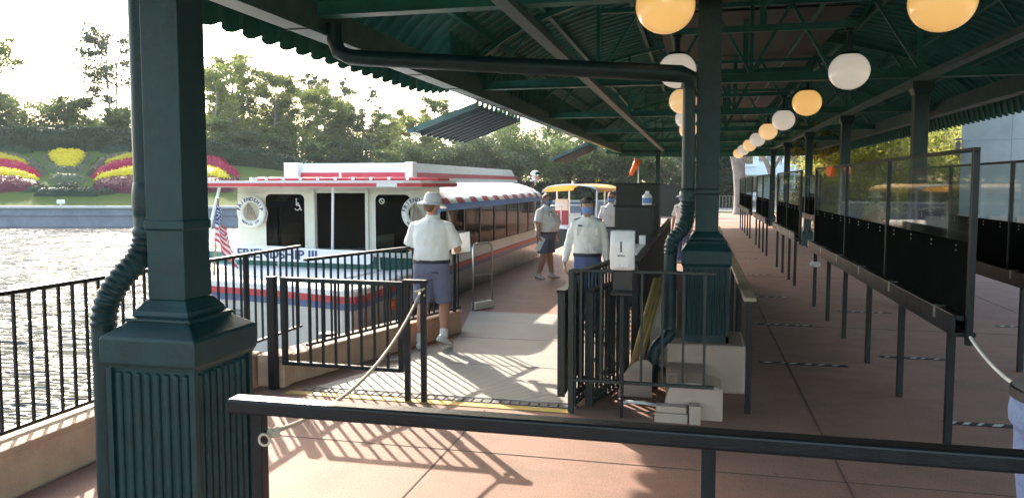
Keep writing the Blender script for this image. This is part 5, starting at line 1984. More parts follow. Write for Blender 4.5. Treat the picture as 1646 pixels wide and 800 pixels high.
# ------------------------------------------------------------------ buildings at the right and behind
BLDG = pm('grey_render_wall', (0.27, 0.295, 0.28), 0.8, var=0.12, scale=0.6, dirt=((0.16, 0.18, 0.17), 0.25, 0.7))
ub, vb_ = (1541 - 823) / 1250 * 27, 27
bd = thing('grey_building', 'big plain grey walled building beyond the right queue', 'building', (*UV(ub + 8, vb_ + 4), 0), math.radians(-24) + YAW)


def bpt(a, d):                       # along the face, depth behind it, turned to look back along the dock
    t_ = math.radians(-33)
    return UV(ub + a * math.cos(t_) - d * math.sin(t_), vb_ + a * math.sin(t_) + d * math.cos(t_))


m = MB().prism([bpt(0, 0), bpt(18, 0), bpt(18, 10), bpt(0, 10)], 0.55, 9.0)
m.build('wall', BLDG, bd)
m = MB()
for k in range(9):
    a_ = 1.45 + 2.05 * k
    m.prism([bpt(a_, -0.006), bpt(a_ + 0.025, -0.006), bpt(a_ + 0.025, 0.004), bpt(a_, 0.004)], 0.6, 8.9)
m.prism([bpt(0.05, -0.007), bpt(17.9, -0.007), bpt(17.9, 0.003), bpt(0.05, 0.003)], 3.36, 3.385)
m.build('wall_joints', pm('wall_joint_grey', (0.17, 0.19, 0.19), 0.9), bd)  # joint lines in a darker grey than the wall
m = MB()
for k in range(22):
    m.prism([bpt(0.1 + 0.8 * k, -0.22), bpt(0.62 + 0.8 * k, -0.22), bpt(0.62 + 0.8 * k, 0.1), bpt(0.1 + 0.8 * k, 0.1)], 0.0, 0.8)
m.build('base_blocks', BLOCK, bd, bevel=0.02)
m = MB().prism([bpt(0.15, 0.1), bpt(17.9, 0.1), bpt(17.9, 9.9), bpt(0.15, 9.9)], -0.05, 0.548)
m.build('plinth', BLDG, bd)
m = MB().prism([bpt(-0.15, -0.15), bpt(18.15, -0.15), bpt(18.15, 10.15), bpt(-0.15, 10.15)], 9.002, 9.35)
m.build('parapet', BLDG, bd)
tb = thing('wall_lamp', 'small dark fitting on the left corner of the grey building', 'lamp', (*bpt(-0.08, 0.0), 3.1))
MB().cbox((*bpt(-0.10, -0.10), 3.1), (0.14, 0.16, 0.5), 0).build('body', DARKPL, tb, bevel=0.02)
MB().cbox((*bpt(-0.10, -0.10), 3.42), (0.2, 0.22, 0.06), 0).build('hood', DARKPL, tb, bevel=0.01)

ho = thing('white_house', 'white house with grey gabled dormers and balcony rails beyond the dock end', 'building', (*UV(32, 92), 0))
GROOF = pm('grey_slate_roof', (0.13, 0.14, 0.16), 0.8, var=0.2, scale=3)
HW = pm('white_clapboard', (0.72, 0.74, 0.76), 0.7, var=0.05)


def hb(m, u0, u1, v0, v1, z0, z1):
    P = [UV(u0, v0), UV(u1, v0), UV(u1, v1), UV(u0, v1)]
    m.prism(P, z0, z1)


m = MB()
hb(m, 24, 50, 92, 100, -0.1, 4.6)
m.build('wall', HW, ho)
m = MB()
P = [UV(23.6, 91.6), UV(50.4, 91.6), UV(50.4, 100.4), UV(23.6, 100.4)]
Q = [UV(25, 96), UV(49, 96)]
m.add([(*p, 4.6) for p in P] + [(*q, 7.0) for q in Q], [(0, 1, 5, 4), (1, 2, 5), (2, 3, 4, 5), (3, 0, 4)])
m.build('roof', GROOF, ho)
for u in (27.5, 33.0, 38.5, 44.0):
    m = MB()
    hb(m, u - 1.3, u + 1.3, 91.2, 95, 3.9, 5.2)
    a, b, c_ = UV(u - 1.3, 91.2), UV(u + 1.3, 91.2), UV(u, 91.2)
    a2, b2_, c2_ = UV(u - 1.3, 95), UV(u + 1.3, 95), UV(u, 95)
    m.add([(*a, 5.2), (*b, 5.2), (*c_, 6.3), (*a2, 5.2), (*b2_, 5.2), (*c2_, 6.3)], [(0, 1, 2), (5, 4, 3)])
    dm = m.build('dormer', HW, ho)
    m = MB()
    m.add([(*UV(u - 1.6, 91.0), 5.0), (*UV(u, 91.0), 6.45), (*UV(u, 95), 6.45), (*UV(u - 1.6, 95), 5.0)], [(0, 1, 2, 3)])
    m.add([(*UV(u, 91.0), 6.45), (*UV(u + 1.6, 91.0), 5.0), (*UV(u + 1.6, 95), 5.0), (*UV(u, 95), 6.45)], [(0, 1, 2, 3)])
    m.build('dormer_roof', GROOF, dm)
    m = MB()
    hb(m, u - 0.6, u + 0.6, 91.12, 91.19, 4.2, 5.1)
    m.build('pane', TINT, dm)
for k in range(9):
    u = 25.5 + k * 2.8
    m = MB()
    hb(m, u - 0.55, u + 0.55, 91.9, 91.98, 0.9, 2.6)
    m.build('window', TINT, ho)
m = MB()
hb(m, 23.8, 50.2, 90.0, 90.06, 3.9, 4.0)
hb(m, 23.8, 50.2, 90.0, 90.06, 2.95, 3.03)
for k in range(88):
    hb(m, 23.8 + k * 0.3, 23.86 + k * 0.3, 90.0, 90.05, 3.03, 3.9)
for k in range(10):
    hb(m, 23.8 + k * 2.9, 24.0 + k * 2.9, 89.95, 90.1, 0, 4.3)
hb(m, 23.8, 50.2, 90.1, 91.9, 2.85, 2.95)
m.build('balcony', HW, ho)
# far dark fence at the end of the dock and a low rail by the road
fd = ribbed_leaf('board_fence', 'dark board fence closing the far end of the dock under the oaks', -4.2, 46, 50.2, 0.0, 1.85, cat='fence', rz=-PI / 2)
fd2 = fence('railing', 'grey rail fence along the road at the dock end', UV(9, 53), UV(19.5, 53), 1.05, 0.1, 0.22, posts=((0.1, 0.08), (3.5, 0.08), (7, 0.08), (10.4, 0.08)), zfeet=0, mat=pm('grey_rail', (0.2, 0.2, 0.2), 0.6), r=0.03)

# ------------------------------------------------------------------ people
V = Vector


def hand(mb, wr, d, palm, s=1.0, curl=0.5, thumb_side=1):
    """wrist point, pointing direction, palm normal (towards the inside of the curl)"""
    d = d.normalized()
    palm = (palm - d * palm.dot(d)).normalized()
    side = d.cross(palm).normalized() * thumb_side
    # palm block
    pts = [wr - d * 0.01, wr + d * 0.03 * s, wr + d * 0.065 * s, wr + d * 0.088 * s]
    vs, fs = [], []
    for p, w, h in zip(pts, (0.024, 0.034, 0.040, 0.038), (0.019, 0.017, 0.016, 0.012)):
        for k in range(10):
            t = 2 * PI * k / 10
            vs.append(p + side * (w * s * math.cos(t)) + palm * (h * s * math.sin(t)))
    for i in range(3):
        for k in range(10):
            fs.append((i * 10 + k, i * 10 + (k + 1) % 10, (i + 1) * 10 + (k + 1) % 10, (i + 1) * 10 + k))
    fs.append(tuple(range(9, -1, -1)))
    fs.append(tuple(30 + k for k in range(10)))
    mb.add(vs, fs)
    for off, L in ((0.029, 0.070), (0.010, 0.078), (-0.010, 0.073), (-0.028, 0.057)):
        p = wr + d * 0.078 * s + side * off * s
        q = [p - d * 0.02]
        ang = 0.0
        for seg, f in enumerate((0.45, 0.3, 0.25)):
            q.append(p)
            ang += curl * (0.5 + 0.35 * seg)
            p = p + (d * math.cos(ang) + palm * math.sin(ang)) * L * f * s
        q.append(p)
        mb.tube(q, [0.0092 * s, 0.0095 * s, 0.009 * s, 0.0085 * s, 0.0065 * s], 8)
    p = wr + d * 0.022 * s + side * 0.022 * s
    td = (d * 0.75 + side * 0.6 + palm * 0.25).normalized()
    mb.tube([p - side * 0.01, p + td * 0.035 * s, p + td * 0.06 * s + palm * 0.004, p + (td * 0.082 + palm * 0.012) * s], [0.0125 * s, 0.0115 * s, 0.010 * s, 0.007 * s], 8)


def person(label, loc, rz, P):
    """P: pose and clothing. local axes: x = person's right, y = ahead, z up"""
    t = thing('person', label, 'person', loc, rz)
    g = P.get('girth', 1.0)
    k = P.get('k', 1.0)             # overall scale from 1.75 m
    belly = P.get('belly', 0.0)
    lean = P.get('lean', 0.0)       # forward shift at the shoulders
    S = lambda x, y, z: V((x * k, y * k, z * k))
    ly = lambda z: lean * max(0, (z - 1.0) / 0.45)
    # torso rings
    tor = [(0.83, 0.150, 0.098, 0), (0.90, 0.172, 0.115, -0.01), (0.98, 0.170, 0.115, 0), (1.06, 0.158, 0.108 + belly * 0.6, belly * 0.35), (1.16, 0.160, 0.110 + belly, belly * 0.5), (1.27, 0.176, 0.118 + belly * 0.5, belly * 0.2), (1.36, 0.188, 0.115, 0.0), (1.42, 0.170, 0.095, -0.005), (1.465, 0.105, 0.072, -0.005), (1.50, 0.062, 0.060, 0.0)]

    def torso(inf=0.0, z0=0, z1=9, gg=g, rows=None, clip=None):
        rr = []
        for (z, rx, ry, oy) in (rows or tor):
            if z0 <= z <= z1:
                gx = gg if z < 1.45 else 1 + (gg - 1) * 0.4
                rr.append((0, (oy + ly(z)) * k, z * k, (rx * gx + inf) * k, (ry * gx + inf) * k))
        return rr
    sh = {s: S(s * (0.175 * (1 + (g - 1) * 0.8)), ly(1.40) - 0.005, 1.395) for s in (-1, 1)}
    el = {s: S(*P['elbow'][s]) for s in (-1, 1)}
    wr = {s: S(*P['wrist'][s]) for s in (-1, 1)}
    hip = {s: S(s * 0.09 * (1 + (g - 1) * 0.6), 0, 0.88) for s in (-1, 1)}
    kn = {s: S(*P['knee'][s]) for s in (-1, 1)}
    an = {s: S(*P['ankle'][s]) for s in (-1, 1)}
    toe = {s: V(P['toe'][s]).normalized() for s in (-1, 1)}
    hd = P.get('head', (0, 0.025, 1.625))
    hc = S(hd[0], hd[1] + ly(1.5) * 1.1, hd[2])
    hturn = P.get('turn', 0.0)
    htilt = P.get('tilt', 0.0)
    HM = Matrix.Translation(hc) @ Matrix.Rotation(hturn, 4, 'Z') @ Matrix.Rotation(htilt, 4, 'X')
    b = MB()
    b.rings(torso(-0.004), 24)
    b.tube([S(0, ly(1.45), 1.44), S(0, ly(1.5) + 0.005, 1.50), hc + V((0, -0.01, -0.06)) * k], [0.066 * k, 0.056 * k, 0.054 * k], 14)
    # head
    h = MB()
    h.rings([(0, 0.03, -0.118, 0.022, 0.022), (0, 0.034, -0.108, 0.042, 0.042), (0, 0.026, -0.08, 0.056, 0.064), (0, 0.012, -0.045, 0.065, 0.080), (0, 0.004, 0.0, 0.073, 0.092), (0, -0.002, 0.04, 0.076, 0.098), (0, -0.006, 0.08, 0.068, 0.088), (0, -0.006, 0.108, 0.046, 0.060), (0, -0.006, 0.122, 0.016, 0.02)], 24)
    h.tube([(0, 0.088, 0.022), (0, 0.104, -0.008), (0, 0.112, -0.024), (0, 0.092, -0.034)], [0.009, 0.012, 0.015, 0.008], 8)
    for s in (-1, 1):
        h.tube([(s * 0.018, 0.086, -0.066), (0, 0.092, -0.066)], [0.005, 0.008], 6)
        h.tube([(s * 0.074, -0.004, -0.03), (s * 0.084, -0.012, 0.0), (s * 0.080, -0.014, 0.03)], [0.008, 0.014, 0.010], 8)
        h.tube([(s * 0.045, 0.078, 0.03), (s * 0.015, 0.089, 0.032)], [0.006, 0.007], 6)
    h.v = [tuple(V(p) * k) for p in h.v]
    h.xf(HM)
    b.add(h.v, h.f)
    for s in (-1, 1):
        ua = 0.048 * k * (1 + (g - 1) * 0.6)
        b.tube([sh[s], sh[s].lerp(el[s], 0.5), el[s], el[s].lerp(wr[s], 0.35), wr[s]], [ua * 1.1, ua, ua * 0.82, ua * 0.8, ua * 0.52], 12)
        dv = V(P['hdir'][s]) if 'hdir' in P else (wr[s] - el[s])
        pn = V(P['palm'][s]) if 'palm' in P else V((-s, 0, 0))
        hand(b, wr[s], dv, pn, 1.05 * k, P.get('curl', {1: 0.5, -1: 0.5})[s], P.get('thumb', {1: 1, -1: -1})[s])
        th = 0.088 * k * (1 + (g - 1) * 0.55)
        b.tube([hip[s], hip[s].lerp(kn[s], 0.5), kn[s], kn[s].lerp(an[s], 0.3), kn[s].lerp(an[s], 0.7), an[s]], [th, th * 0.84, th * 0.62, th * 0.66, th * 0.5, th * 0.42], 14)
        f = an[s]
        b.tube([f + toe[s] * -0.05 * k + V((0, 0, -0.045 * k)), f + toe[s] * 0.06 * k + V((0, 0, -0.045 * k)), f + toe[s] * 0.15 * k + V((0, 0, -0.055 * k))], [0.036 * k, 0.036 * k, 0.026 * k], 10)
    body = remesh(b, 0.0065, 3, 0.5)
    body.build('body', P.get('skin', SKIN), t, smooth='full', local=True)
    C = lambda mb, nm, m, vox=0.011, it=6: remesh(mb, vox, it, 0.5).build(nm, m, t, smooth='full', local=True)
    # shirt
    s_ = MB()
    bz = P.get('beltz', 0.965)
    rows = [(bz + 0.004, 0.165, 0.114 + belly * 0.2, belly * 0.15), (bz + 0.035, 0.172, 0.120 + belly * 0.5, belly * 0.3)] + [q for q in tor if bz + 0.06 < q[0] < 1.44] + [(1.462, 0.118, 0.080, -0.005), (1.492, 0.072, 0.067, 0.0)]
    rr = []
    for (z, rx, ry, oy) in rows:
        puff = 0.022 if z < 1.3 else 0.015
        rr.append((0, (oy + ly(z)) * k, z * k, (rx * (g if z < 1.45 else 1 + (g - 1) * 0.4) + puff) * k, (ry * (g if z < 1.45 else 1) + puff) * k))
    s_.rings(rr, 28)
    for s in (-1, 1):
        ua = 0.062 * k * (1 + (g - 1) * 0.6)
        if P.get('long'):
            s_.tube([sh[s] + V((-s * 0.05, 0, 0.005)) * k, sh[s], sh[s].lerp(el[s], 0.5), el[s], el[s].lerp(wr[s], 0.5), el[s].lerp(wr[s], 0.93)], [ua * 0.98, ua * 1.02, ua * 1.05, ua * 0.95, ua * 0.82, ua * 0.64], 16)
        else:
            e = sh[s].lerp(el[s], 0.86)
            s_.tube([sh[s] + V((-s * 0.05, 0, 0.005)) * k, sh[s], sh[s].lerp(el[s], 0.45), e], [ua * 0.98, ua * 1.04, ua * 1.12, ua * 1.26], 16)
    # folds
    sm = remesh(s_, 0.011, 5, 0.5)
    sx_ = sum(ord(c) for c in label) % 50
    sm.v = [(p[0] + 0.010 * mnoise.noise((p[0] * 10 + sx_, p[1] * 9, p[2] * 15)) + 0.0025 * mnoise.noise((p[0] * 34, p[1] * 30 + sx_, p[2] * 40)), p[1] + 0.013 * mnoise.noise((p[0] * 13 + 5 + sx_, p[1] * 9, p[2] * 9)) + 0.003 * mnoise.noise((p[0] * 40 + sx_, p[1] * 20, p[2] * 26)), p[2]) for p in sm.v]
    sh_o = sm.build('shirt', P.get('shirt', SHIRT), t, smooth='full', local=True)
    cl = MB()
    for i in range(12):
        a0, a1 = 2 * PI * i / 12, 2 * PI * (i + 1) / 12
        if P.get('open_collar') and i in (2, 3):
            continue
        q = lambda a, rad, z: S(rad * math.cos(a), rad * math.sin(a) * 0.95 + ly(1.49) + 0.004, z)
        cl.add([q(a0, 0.078, 1.475), q(a1, 0.078, 1.475), q(a1, 0.066, 1.525), q(a0, 0.066, 1.525), q(a0, 0.090, 1.465), q(a1, 0.090, 1.465), q(a1, 0.070, 1.528), q(a0, 0.070, 1.528)],
               [(3, 2, 1, 0), (4, 5, 6, 7), (3, 7, 6, 2), (0, 1, 5, 4)])
    cl.build('collar', P.get('shirt', SHIRT), sh_o, local=True)
    if P.get('epaulette'):
        m = MB()
        for s in (-1, 1):
            a = S(s * 0.080 * (1 + (g - 1) * 0.5), ly(1.46) - 0.004, 1.484)
            c = sh[s] + V((s * 0.012, 0.0, 0.058)) * k
            m.bar(a, c, 0.045 * k, 0.016 * k, up=(0, 0, 1))
        m.build('epaulettes', NAVY, sh_o, local=True)
    # placket, pockets and badge follow the front of the shirt
    fr_ = [(c_[2], c_[1] + c_[4] + 0.004) for c_ in rr]

    def fy(z):
        for (z0_, y0_), (z1_, y1_) in zip(fr_, fr_[1:]):
            if z <= z1_:
                return y0_ + (y1_ - y0_) * max(0, (z - z0_)) / max(1e-6, z1_ - z0_)
        return fr_[-1][1]
    m = MB()
    zs = [fr_[0][0] + (1.44 * k - fr_[0][0]) * i / 10 for i in range(11)]
    for za, zb2 in zip(zs, zs[1:]):
        ya, yb = fy(za), fy(zb2)
        w_ = 0.016
        m.add([(-w_, ya, za), (w_, ya, za), (w_, yb, zb2), (-w_, yb, zb2), (-w_, ya - 0.03, za), (w_, ya - 0.03, za), (w_, yb - 0.03, zb2), (-w_, yb - 0.03, zb2)], [(0, 1, 2, 3), (0, 3, 7, 4), (1, 5, 6, 2), (0, 4, 5, 1), (3, 2, 6, 7)])
    m.build('placket', P.get('shirt', SHIRT), sh_o, local=True, bevel=0.003)
    m = MB()
    for i in range(6):
        z = (1.06 + 0.065 * i) * k
        m.sphere((0, fy(z) + 0.002, z), 0.006, 8, 5)
    m.build('buttons', CREAM, sh_o, smooth=True, local=True)
    m = MB()
    z = 1.31 * k
    for s in (-1, 1):
        yy_ = fy(z) - 0.018 * (1 + belly)
        m.box((s * 0.095 * k - 0.045, yy_ - 0.03, z - 0.055), (s * 0.095 * k + 0.045, yy_ + 0.0, z + 0.03))
        m.box((s * 0.095 * k - 0.047, yy_ - 0.03, z + 0.031), (s * 0.095 * k + 0.047, yy_ + 0.005, z + 0.045))
    m.build('pockets', P.get('shirt', SHIRT), sh_o, local=True, bevel=0.006)
    MB().box((0.07 * k, fy(1.36 * k) - 0.03, 1.372 * k), (0.125 * k, fy(1.36 * k) - 0.002, 1.392 * k)).build('badge', NAVY, sh_o, local=True, bevel=0.004)
    # belt
    m = MB()
    oy = (belly * 0.15) * k
    m.rings([(0, oy, (bz - 0.022) * k, (0.172 * g + 0.027) * k, (0.118 * g + 0.027) * k), (0, oy, (bz + 0.018) * k, (0.170 * g + 0.027) * k, (0.118 * g + 0.027) * k)], 28)
    m.build('belt', BELT, t, smooth=True, local=True)
    # trousers or shorts
    s_ = MB()
    s_.rings([(0, -0.005 * k, 0.80 * k, 0.14 * g * k, 0.10 * g * k), (0, -0.01 * k, 0.86 * k, (0.172 * g + 0.014) * k, (0.118 * g + 0.016) * k), (0, -0.008 * k, 0.91 * k, (0.174 * g + 0.018) * k, (0.120 * g + 0.018) * k), (0, oy, (bz + 0.0) * k, (0.168 * g + 0.02) * k, (0.116 * g + 0.02) * k)], 28)
    for s in (-1, 1):
        th = 0.100 * k * (1 + (g - 1) * 0.6)
        if P.get('shorts', True):
            e = hip[s].lerp(kn[s], P.get('hem', 0.93))
            s_.tube([hip[s] + V((0, 0, 0.02)), hip[s].lerp(kn[s], 0.45), e], [th * 1.05, th * 1.04, th * 1.0], 18)
        else:
            s_.tube([hip[s] + V((0, 0, 0.02)), hip[s].lerp(kn[s], 0.5), kn[s], kn[s].lerp(an[s], 0.5), an[s] + V((0, 0, -0.02))], [th * 1.05, th * 0.95, th * 0.8, th * 0.74, th * 0.72], 18)
    sm = remesh(s_, 0.011, 5, 0.5)
    sm.v = [(p[0] + 0.006 * mnoise.noise((p[0] * 9, p[1] * 9, p[2] * 12)), p[1] + 0.006 * mnoise.noise((p[0] * 11 + 5, p[1] * 9, p[2] * 10)), p[2]) for p in sm.v]
    tr_ = sm.build('shorts' if P.get('shorts', True) else 'trousers', P.get('bottom', SHORTS), t, smooth='full', local=True)
    if P.get('pocket'):
        MB().bar(S(0.05, -0.150 * g - 0.0, 0.885), S(0.13, -0.135 * g, 0.88), 0.004, 0.012).build('pocket', BELT, tr_, local=True)
    # shoes and socks
    for s in (-1, 1):
        f = an[s]
        tt = toe[s]
        sd = V((tt.y, -tt.x, 0)).normalized()
        m = MB()
        upv = sd.cross(tt).normalized()
        if upv.z < 0:
            upv = -upv
        rings_ = []
        for (a, w, hgt, lift) in ((-0.085, 0.026, 0.05, 0.0), (-0.06, 0.038, 0.085, 0.0), (0.0, 0.042, 0.095, 0), (0.06, 0.046, 0.075, 0), (0.12, 0.048, 0.055, 0), (0.165, 0.036, 0.04, 0.004), (0.182, 0.018, 0.025, 0.006)):
            rings_.append((a, w, hgt, lift))
        vs, fs = [], []
        for (a, w, hgt, lift) in rings_:
            c = f + tt * a * k + upv * (-0.085 * k)
            for j in range(10):
                q = 2 * PI * j / 10
                zz = (0.5 + 0.5 * math.sin(q)) * hgt
                vs.append(c + sd * (w * k * math.cos(q) * (1 if math.sin(q) < 0.3 else 0.75)) + upv * ((zz + lift) * k))
        nr = len(rings_)
        for i in range(nr - 1):
            for j in range(10):
                fs.append((i * 10 + j, i * 10 + (j + 1) % 10, (i + 1) * 10 + (j + 1) % 10, (i + 1) * 10 + j))
        fs.append(tuple(range(9, -1, -1)))
        fs.append(tuple((nr - 1) * 10 + j for j in range(10)))
        m.add(vs, fs)
        m.build('shoe', P.get('shoe', SHOE), t, smooth='full', local=True)
        if P.get('shorts', True):
            MB().tube([f + V((0, 0, -0.02)), f.lerp(kn[s], P.get('sock', 0.18))], [0.048 * k, 0.047 * k], 14).build('sock', SHOE, t, smooth=True, local=True)
    # hair
    hm = MB()
    if P.get('hair', True):
        hh = MB()
        hh.rings([(0, -0.048, -0.07, 0.045, 0.04), (0, -0.044, -0.03, 0.074, 0.062), (0, -0.036, 0.01, 0.084, 0.074), (0, -0.022, 0.045, 0.086, 0.090), (0, -0.012, 0.085, 0.078, 0.094), (0, -0.010, 0.118, 0.052, 0.064), (0, -0.010, 0.134, 0.016, 0.02)], 22)
        if P.get('longhair'):
            hh.rings([(0, -0.05, -0.16, 0.06, 0.03), (0, -0.045, -0.12, 0.085, 0.05), (0, -0.04, -0.05, 0.096, 0.07), (0, -0.03, 0.02, 0.095, 0.085), (0, -0.02, 0.08, 0.08, 0.09)], 20)
        hh.v = [tuple(V(p) * k) for p in hh.v]
        hh.v = [(p[0] + 0.004 * mnoise.noise((p[0] * 60, p[1] * 60, p[2] * 20)), p[1] + 0.004 * mnoise.noise((p[0] * 60, p[2] * 20, 3)), p[2]) for p in hh.v]
        hh.xf(HM)
        hh.build('hair', P.get('haircol', HAIR), t, smooth='full', local=True)
    if P.get('beard'):
        hh = MB().rings([(0, 0.036, -0.128, 0.020, 0.02), (0, 0.034, -0.112, 0.047, 0.050), (0, 0.026, -0.075, 0.064, 0.070), (0, 0.012, -0.045, 0.070, 0.078)], 20)
        hh.v = [tuple(V(p) * k) for p in hh.v]
        hh.xf(HM)
        hh.build('beard', P.get('haircol', HAIR), t, smooth='full', local=True)

    def onhead(mb, nm, m, par=None):
        mb.v = [tuple(V(p) * k) for p in mb.v]
        mb.xf(HM)
        return mb.build(nm, m, par or t, smooth=True, local=True)
    # eyes
    m = MB()
    for s in (-1, 1):
        m.sphere((s * 0.031, 0.076, 0.008), 0.011, 10, 8)
    onhead(m, 'eyes', pm('eye_white', (0.6, 0.58, 0.55), 0.3))
    if P.get('mask'):
        m = MB()
        K = 12
        rows_ = [(-0.115, 0.052, 0.046), (-0.085, 0.066, 0.078), (-0.05, 0.072, 0.112), (-0.02, 0.074, 0.116), (-0.006, 0.076, 0.100)]
        for (z, rx, ry) in rows_:
            for j in range(K + 1):
                a = PI * (0.04 + 0.92 * j / K)
                m.v.append((rx * math.cos(a) * 1.06, 0.004 + ry * math.sin(a) ** 0.8, z))
        for i in range(len(rows_) - 1):
            for j in range(K):
                m.f.append((i * (K + 1) + j, i * (K + 1) + j + 1, (i + 1) * (K + 1) + j + 1, (i + 1) * (K + 1) + j))
                m.mi.append(0)
        onhead(m, 'face_mask', MASKM)
    if P.get('glasses'):
        m = MB()
        for s in (-1, 1):
            m.rings([(s * 0.032, 0.092, -0.012, 0.022, 0.008), (s * 0.032, 0.096, 0.006, 0.029, 0.009), (s * 0.032, 0.093, 0.024, 0.026, 0.008)], 12)
            m.tube([(s * 0.06, 0.088, 0.018), (s * 0.079, 0.04, 0.016), (s * 0.082, -0.01, 0.012)], 0.0035, 6)
        m.tube([(-0.01, 0.1, 0.014), (0.01, 0.1, 0.014)], 0.004, 6)
        onhead(m, 'sunglasses', DARKPL)
    if P.get('shield'):
        m = MB()
        K = 14
        rows_ = [(0.075, 0.105, 0.135), (0.02, 0.11, 0.140), (-0.05, 0.112, 0.142), (-0.13, 0.112, 0.140)]
        for (z, rx, ry) in rows_:
            for j in range(K + 1):
                a = PI * (0.06 + 0.88 * j / K)
                m.v.append((rx * math.cos(a), ry * math.sin(a), z))
        for i in range(len(rows_) - 1):
            for j in range(K):
                m.f.append((i * (K + 1) + j, i * (K + 1) + j + 1, (i + 1) * (K + 1) + j + 1, (i + 1) * (K + 1) + j))
                m.mi.append(0)
        onhead(m, 'face_shield', SHIELD)
        m = MB()
        for (r0, z0, z1) in ((0.0, 0.045, 0.085),):
            pts = []
            vs, fs = [], []
            for j in range(K + 1):
                a = PI * (-0.05 + 1.1 * j / K)
                for (rad, z) in ((0.0, z0), (0.0, z1), (0.022, z1), (0.022, z0)):
                    vs.append(((0.083 + rad) * math.cos(a), (0.108 + rad) * math.sin(a), z))
            for j in range(K):
                for q in range(4):
                    fs.append((j * 4 + q, j * 4 + (q + 1) % 4, (j + 1) * 4 + (q + 1) % 4, (j + 1) * 4 + q))
            m.add(vs, fs)
        onhead(m, 'shield_band', DARKPL)
    if P.get('hat'):
        m = MB()
        m.rings([(0, -0.005, 0.045, 0.092, 0.110), (0, -0.006, 0.09, 0.090, 0.106), (0, -0.006, 0.13, 0.080, 0.095), (0, -0.006, 0.152, 0.058, 0.072), (0, -0.006, 0.158, 0.02, 0.025)], 26)
        onhead(m, 'hat_crown', P.get('hatmat', HATM))
        m = MB()
        vs, fs = [], []
        prof_ = [(0.0, 0.052), (0.035, 0.035), (0.068, 0.012), (0.070, 0.006), (0.035, 0.027), (0.0, 0.044)]
        for j in range(28):
            a = 2 * PI * j / 28
            for (dr, z) in prof_:
                vs.append(((0.09 + dr) * math.cos(a), -0.005 + (0.108 + dr) * math.sin(a), z + 0.008 * math.sin(2 * a + 1)))
        n_ = len(prof_)
        for j in range(28):
            for q in range(n_):
                fs.append((j * n_ + q, ((j + 1) % 28) * n_ + q, ((j + 1) % 28) * n_ + (q + 1) % n_, j * n_ + (q + 1) % n_))
        m.add(vs, fs)
        onhead(m, 'hat_brim', P.get('hatmat', HATM))
        m = MB().rings([(0, -0.005, 0.053, 0.0935, 0.1115), (0, -0.005, 0.078, 0.0925, 0.1095)], 26)
        onhead(m, 'hat_band', P.get('hatmat', HATM))
    return t, HM, k


stand = dict(
    elbow={-1: (-0.27, -0.02, 1.12), 1: (0.27, -0.02, 1.12)}, wrist={-1: (-0.27, 0.05, 0.87), 1: (0.27, 0.05, 0.87)},
    knee={-1: (-0.10, 0.01, 0.48), 1: (0.10, 0.01, 0.48)}, ankle={-1: (-0.11, -0.02, 0.085), 1: (0.11, -0.02, 0.085)}, toe={-1: (-0.2, 1, 0), 1: (0.2, 1, 0)})

# the man in the hat, walking away, reading his clipboard
P = dict(stand, girth=1.13, belly=0.02, k=1.0, skin=SKIN2, hat=True, mask=True, pocket=True, turn=math.radians(-38), tilt=math.radians(-10), haircol=HAIR2, lean=0.02, beltz=1.0,
         elbow={-1: (-0.29, 0.10, 1.14), 1: (0.30, 0.07, 1.13)}, wrist={-1: (-0.06, 0.34, 1.10), 1: (0.20, 0.33, 1.10)},
         hdir={-1: (0.7, 0.5, 0.1), 1: (-0.5, 0.6, 0.1)}, palm={-1: (0, 0, 1), 1: (0, 0, 1)}, curl={-1: 0.7, 1: 0.7},
         knee={-1: (-0.115, 0.03, 0.49), 1: (0.125, 0.10, 0.50)}, ankle={-1: (-0.12, -0.07, 0.085), 1: (0.16, -0.06, 0.15)}, toe={-1: (-0.05, 1, -0.02), 1: (0.45, 1, -0.45)}, sock=0.2)
hat_man = person('man in a pale sun hat, white shirt and slate shorts walking on the ramp', (-2.97, 8.45, 0.014), math.radians(3), P)
cb = thing('clipboard', 'white clipboard with papers held by the man in the hat', 'clipboard', (-2.83, 8.82, 1.17))
M = Matrix.Translation(V((-2.73, 8.82, 1.20))) @ Matrix.Rotation(math.radians(20), 4, 'Z') @ Matrix.Rotation(math.radians(48), 4, 'X') @ Matrix.Rotation(math.radians(-12), 4, 'Y')
MB().box((-0.12, -0.16, -0.004), (0.12, 0.16, 0.0)).xf(M).build('board', DARKPL, cb)
MB().box((-0.112, -0.155, 0.001), (0.112, 0.145, 0.006)).xf(M).build('papers', WHITE, cb)
MB().box((-0.04, 0.135, 0.0065), (0.04, 0.165, 0.016)).xf(M).build('clip', METAL, cb)

# heavy set man beside the boat, in profile
P = dict(stand, girth=1.42, belly=0.08, k=0.965, haircol=HAIR2, beard=True, mask=True, glasses=True, epaulette=True, turn=math.radians(-8), hem=0.88,
         elbow={-1: (-0.33, -0.05, 1.12), 1: (0.33, 0.0, 1.13)}, wrist={-1: (-0.33, 0.10, 0.89), 1: (0.33, 0.03, 0.88)}, hdir={-1: (0, 0.15, -1), 1: (0, 0.25, -1)}, palm={-1: (1, 0, 0), 1: (-1, 0, 0)},
         knee={-1: (-0.12, 0.02, 0.48), 1: (0.13, 0.02, 0.48)}, ankle={-1: (-0.14, 0.06, 0.085), 1: (0.15, -0.1, 0.085)}, toe={-1: (-0.1, 1, 0), 1: (0.25, 1, 0)})
person('heavy bearded man in white shirt and slate shorts standing beside the boat', (-2.95, 15.3, 0.002), math.radians(-108), P)
pp = thing('paper', 'folded white paper held low by the heavy bearded man', 'paper', (-3.0, 14.95, 0.7))
M = Matrix.Translation(V((-2.993, 14.979, 0.73))) @ Matrix.Rotation(math.radians(25), 4, 'Y')
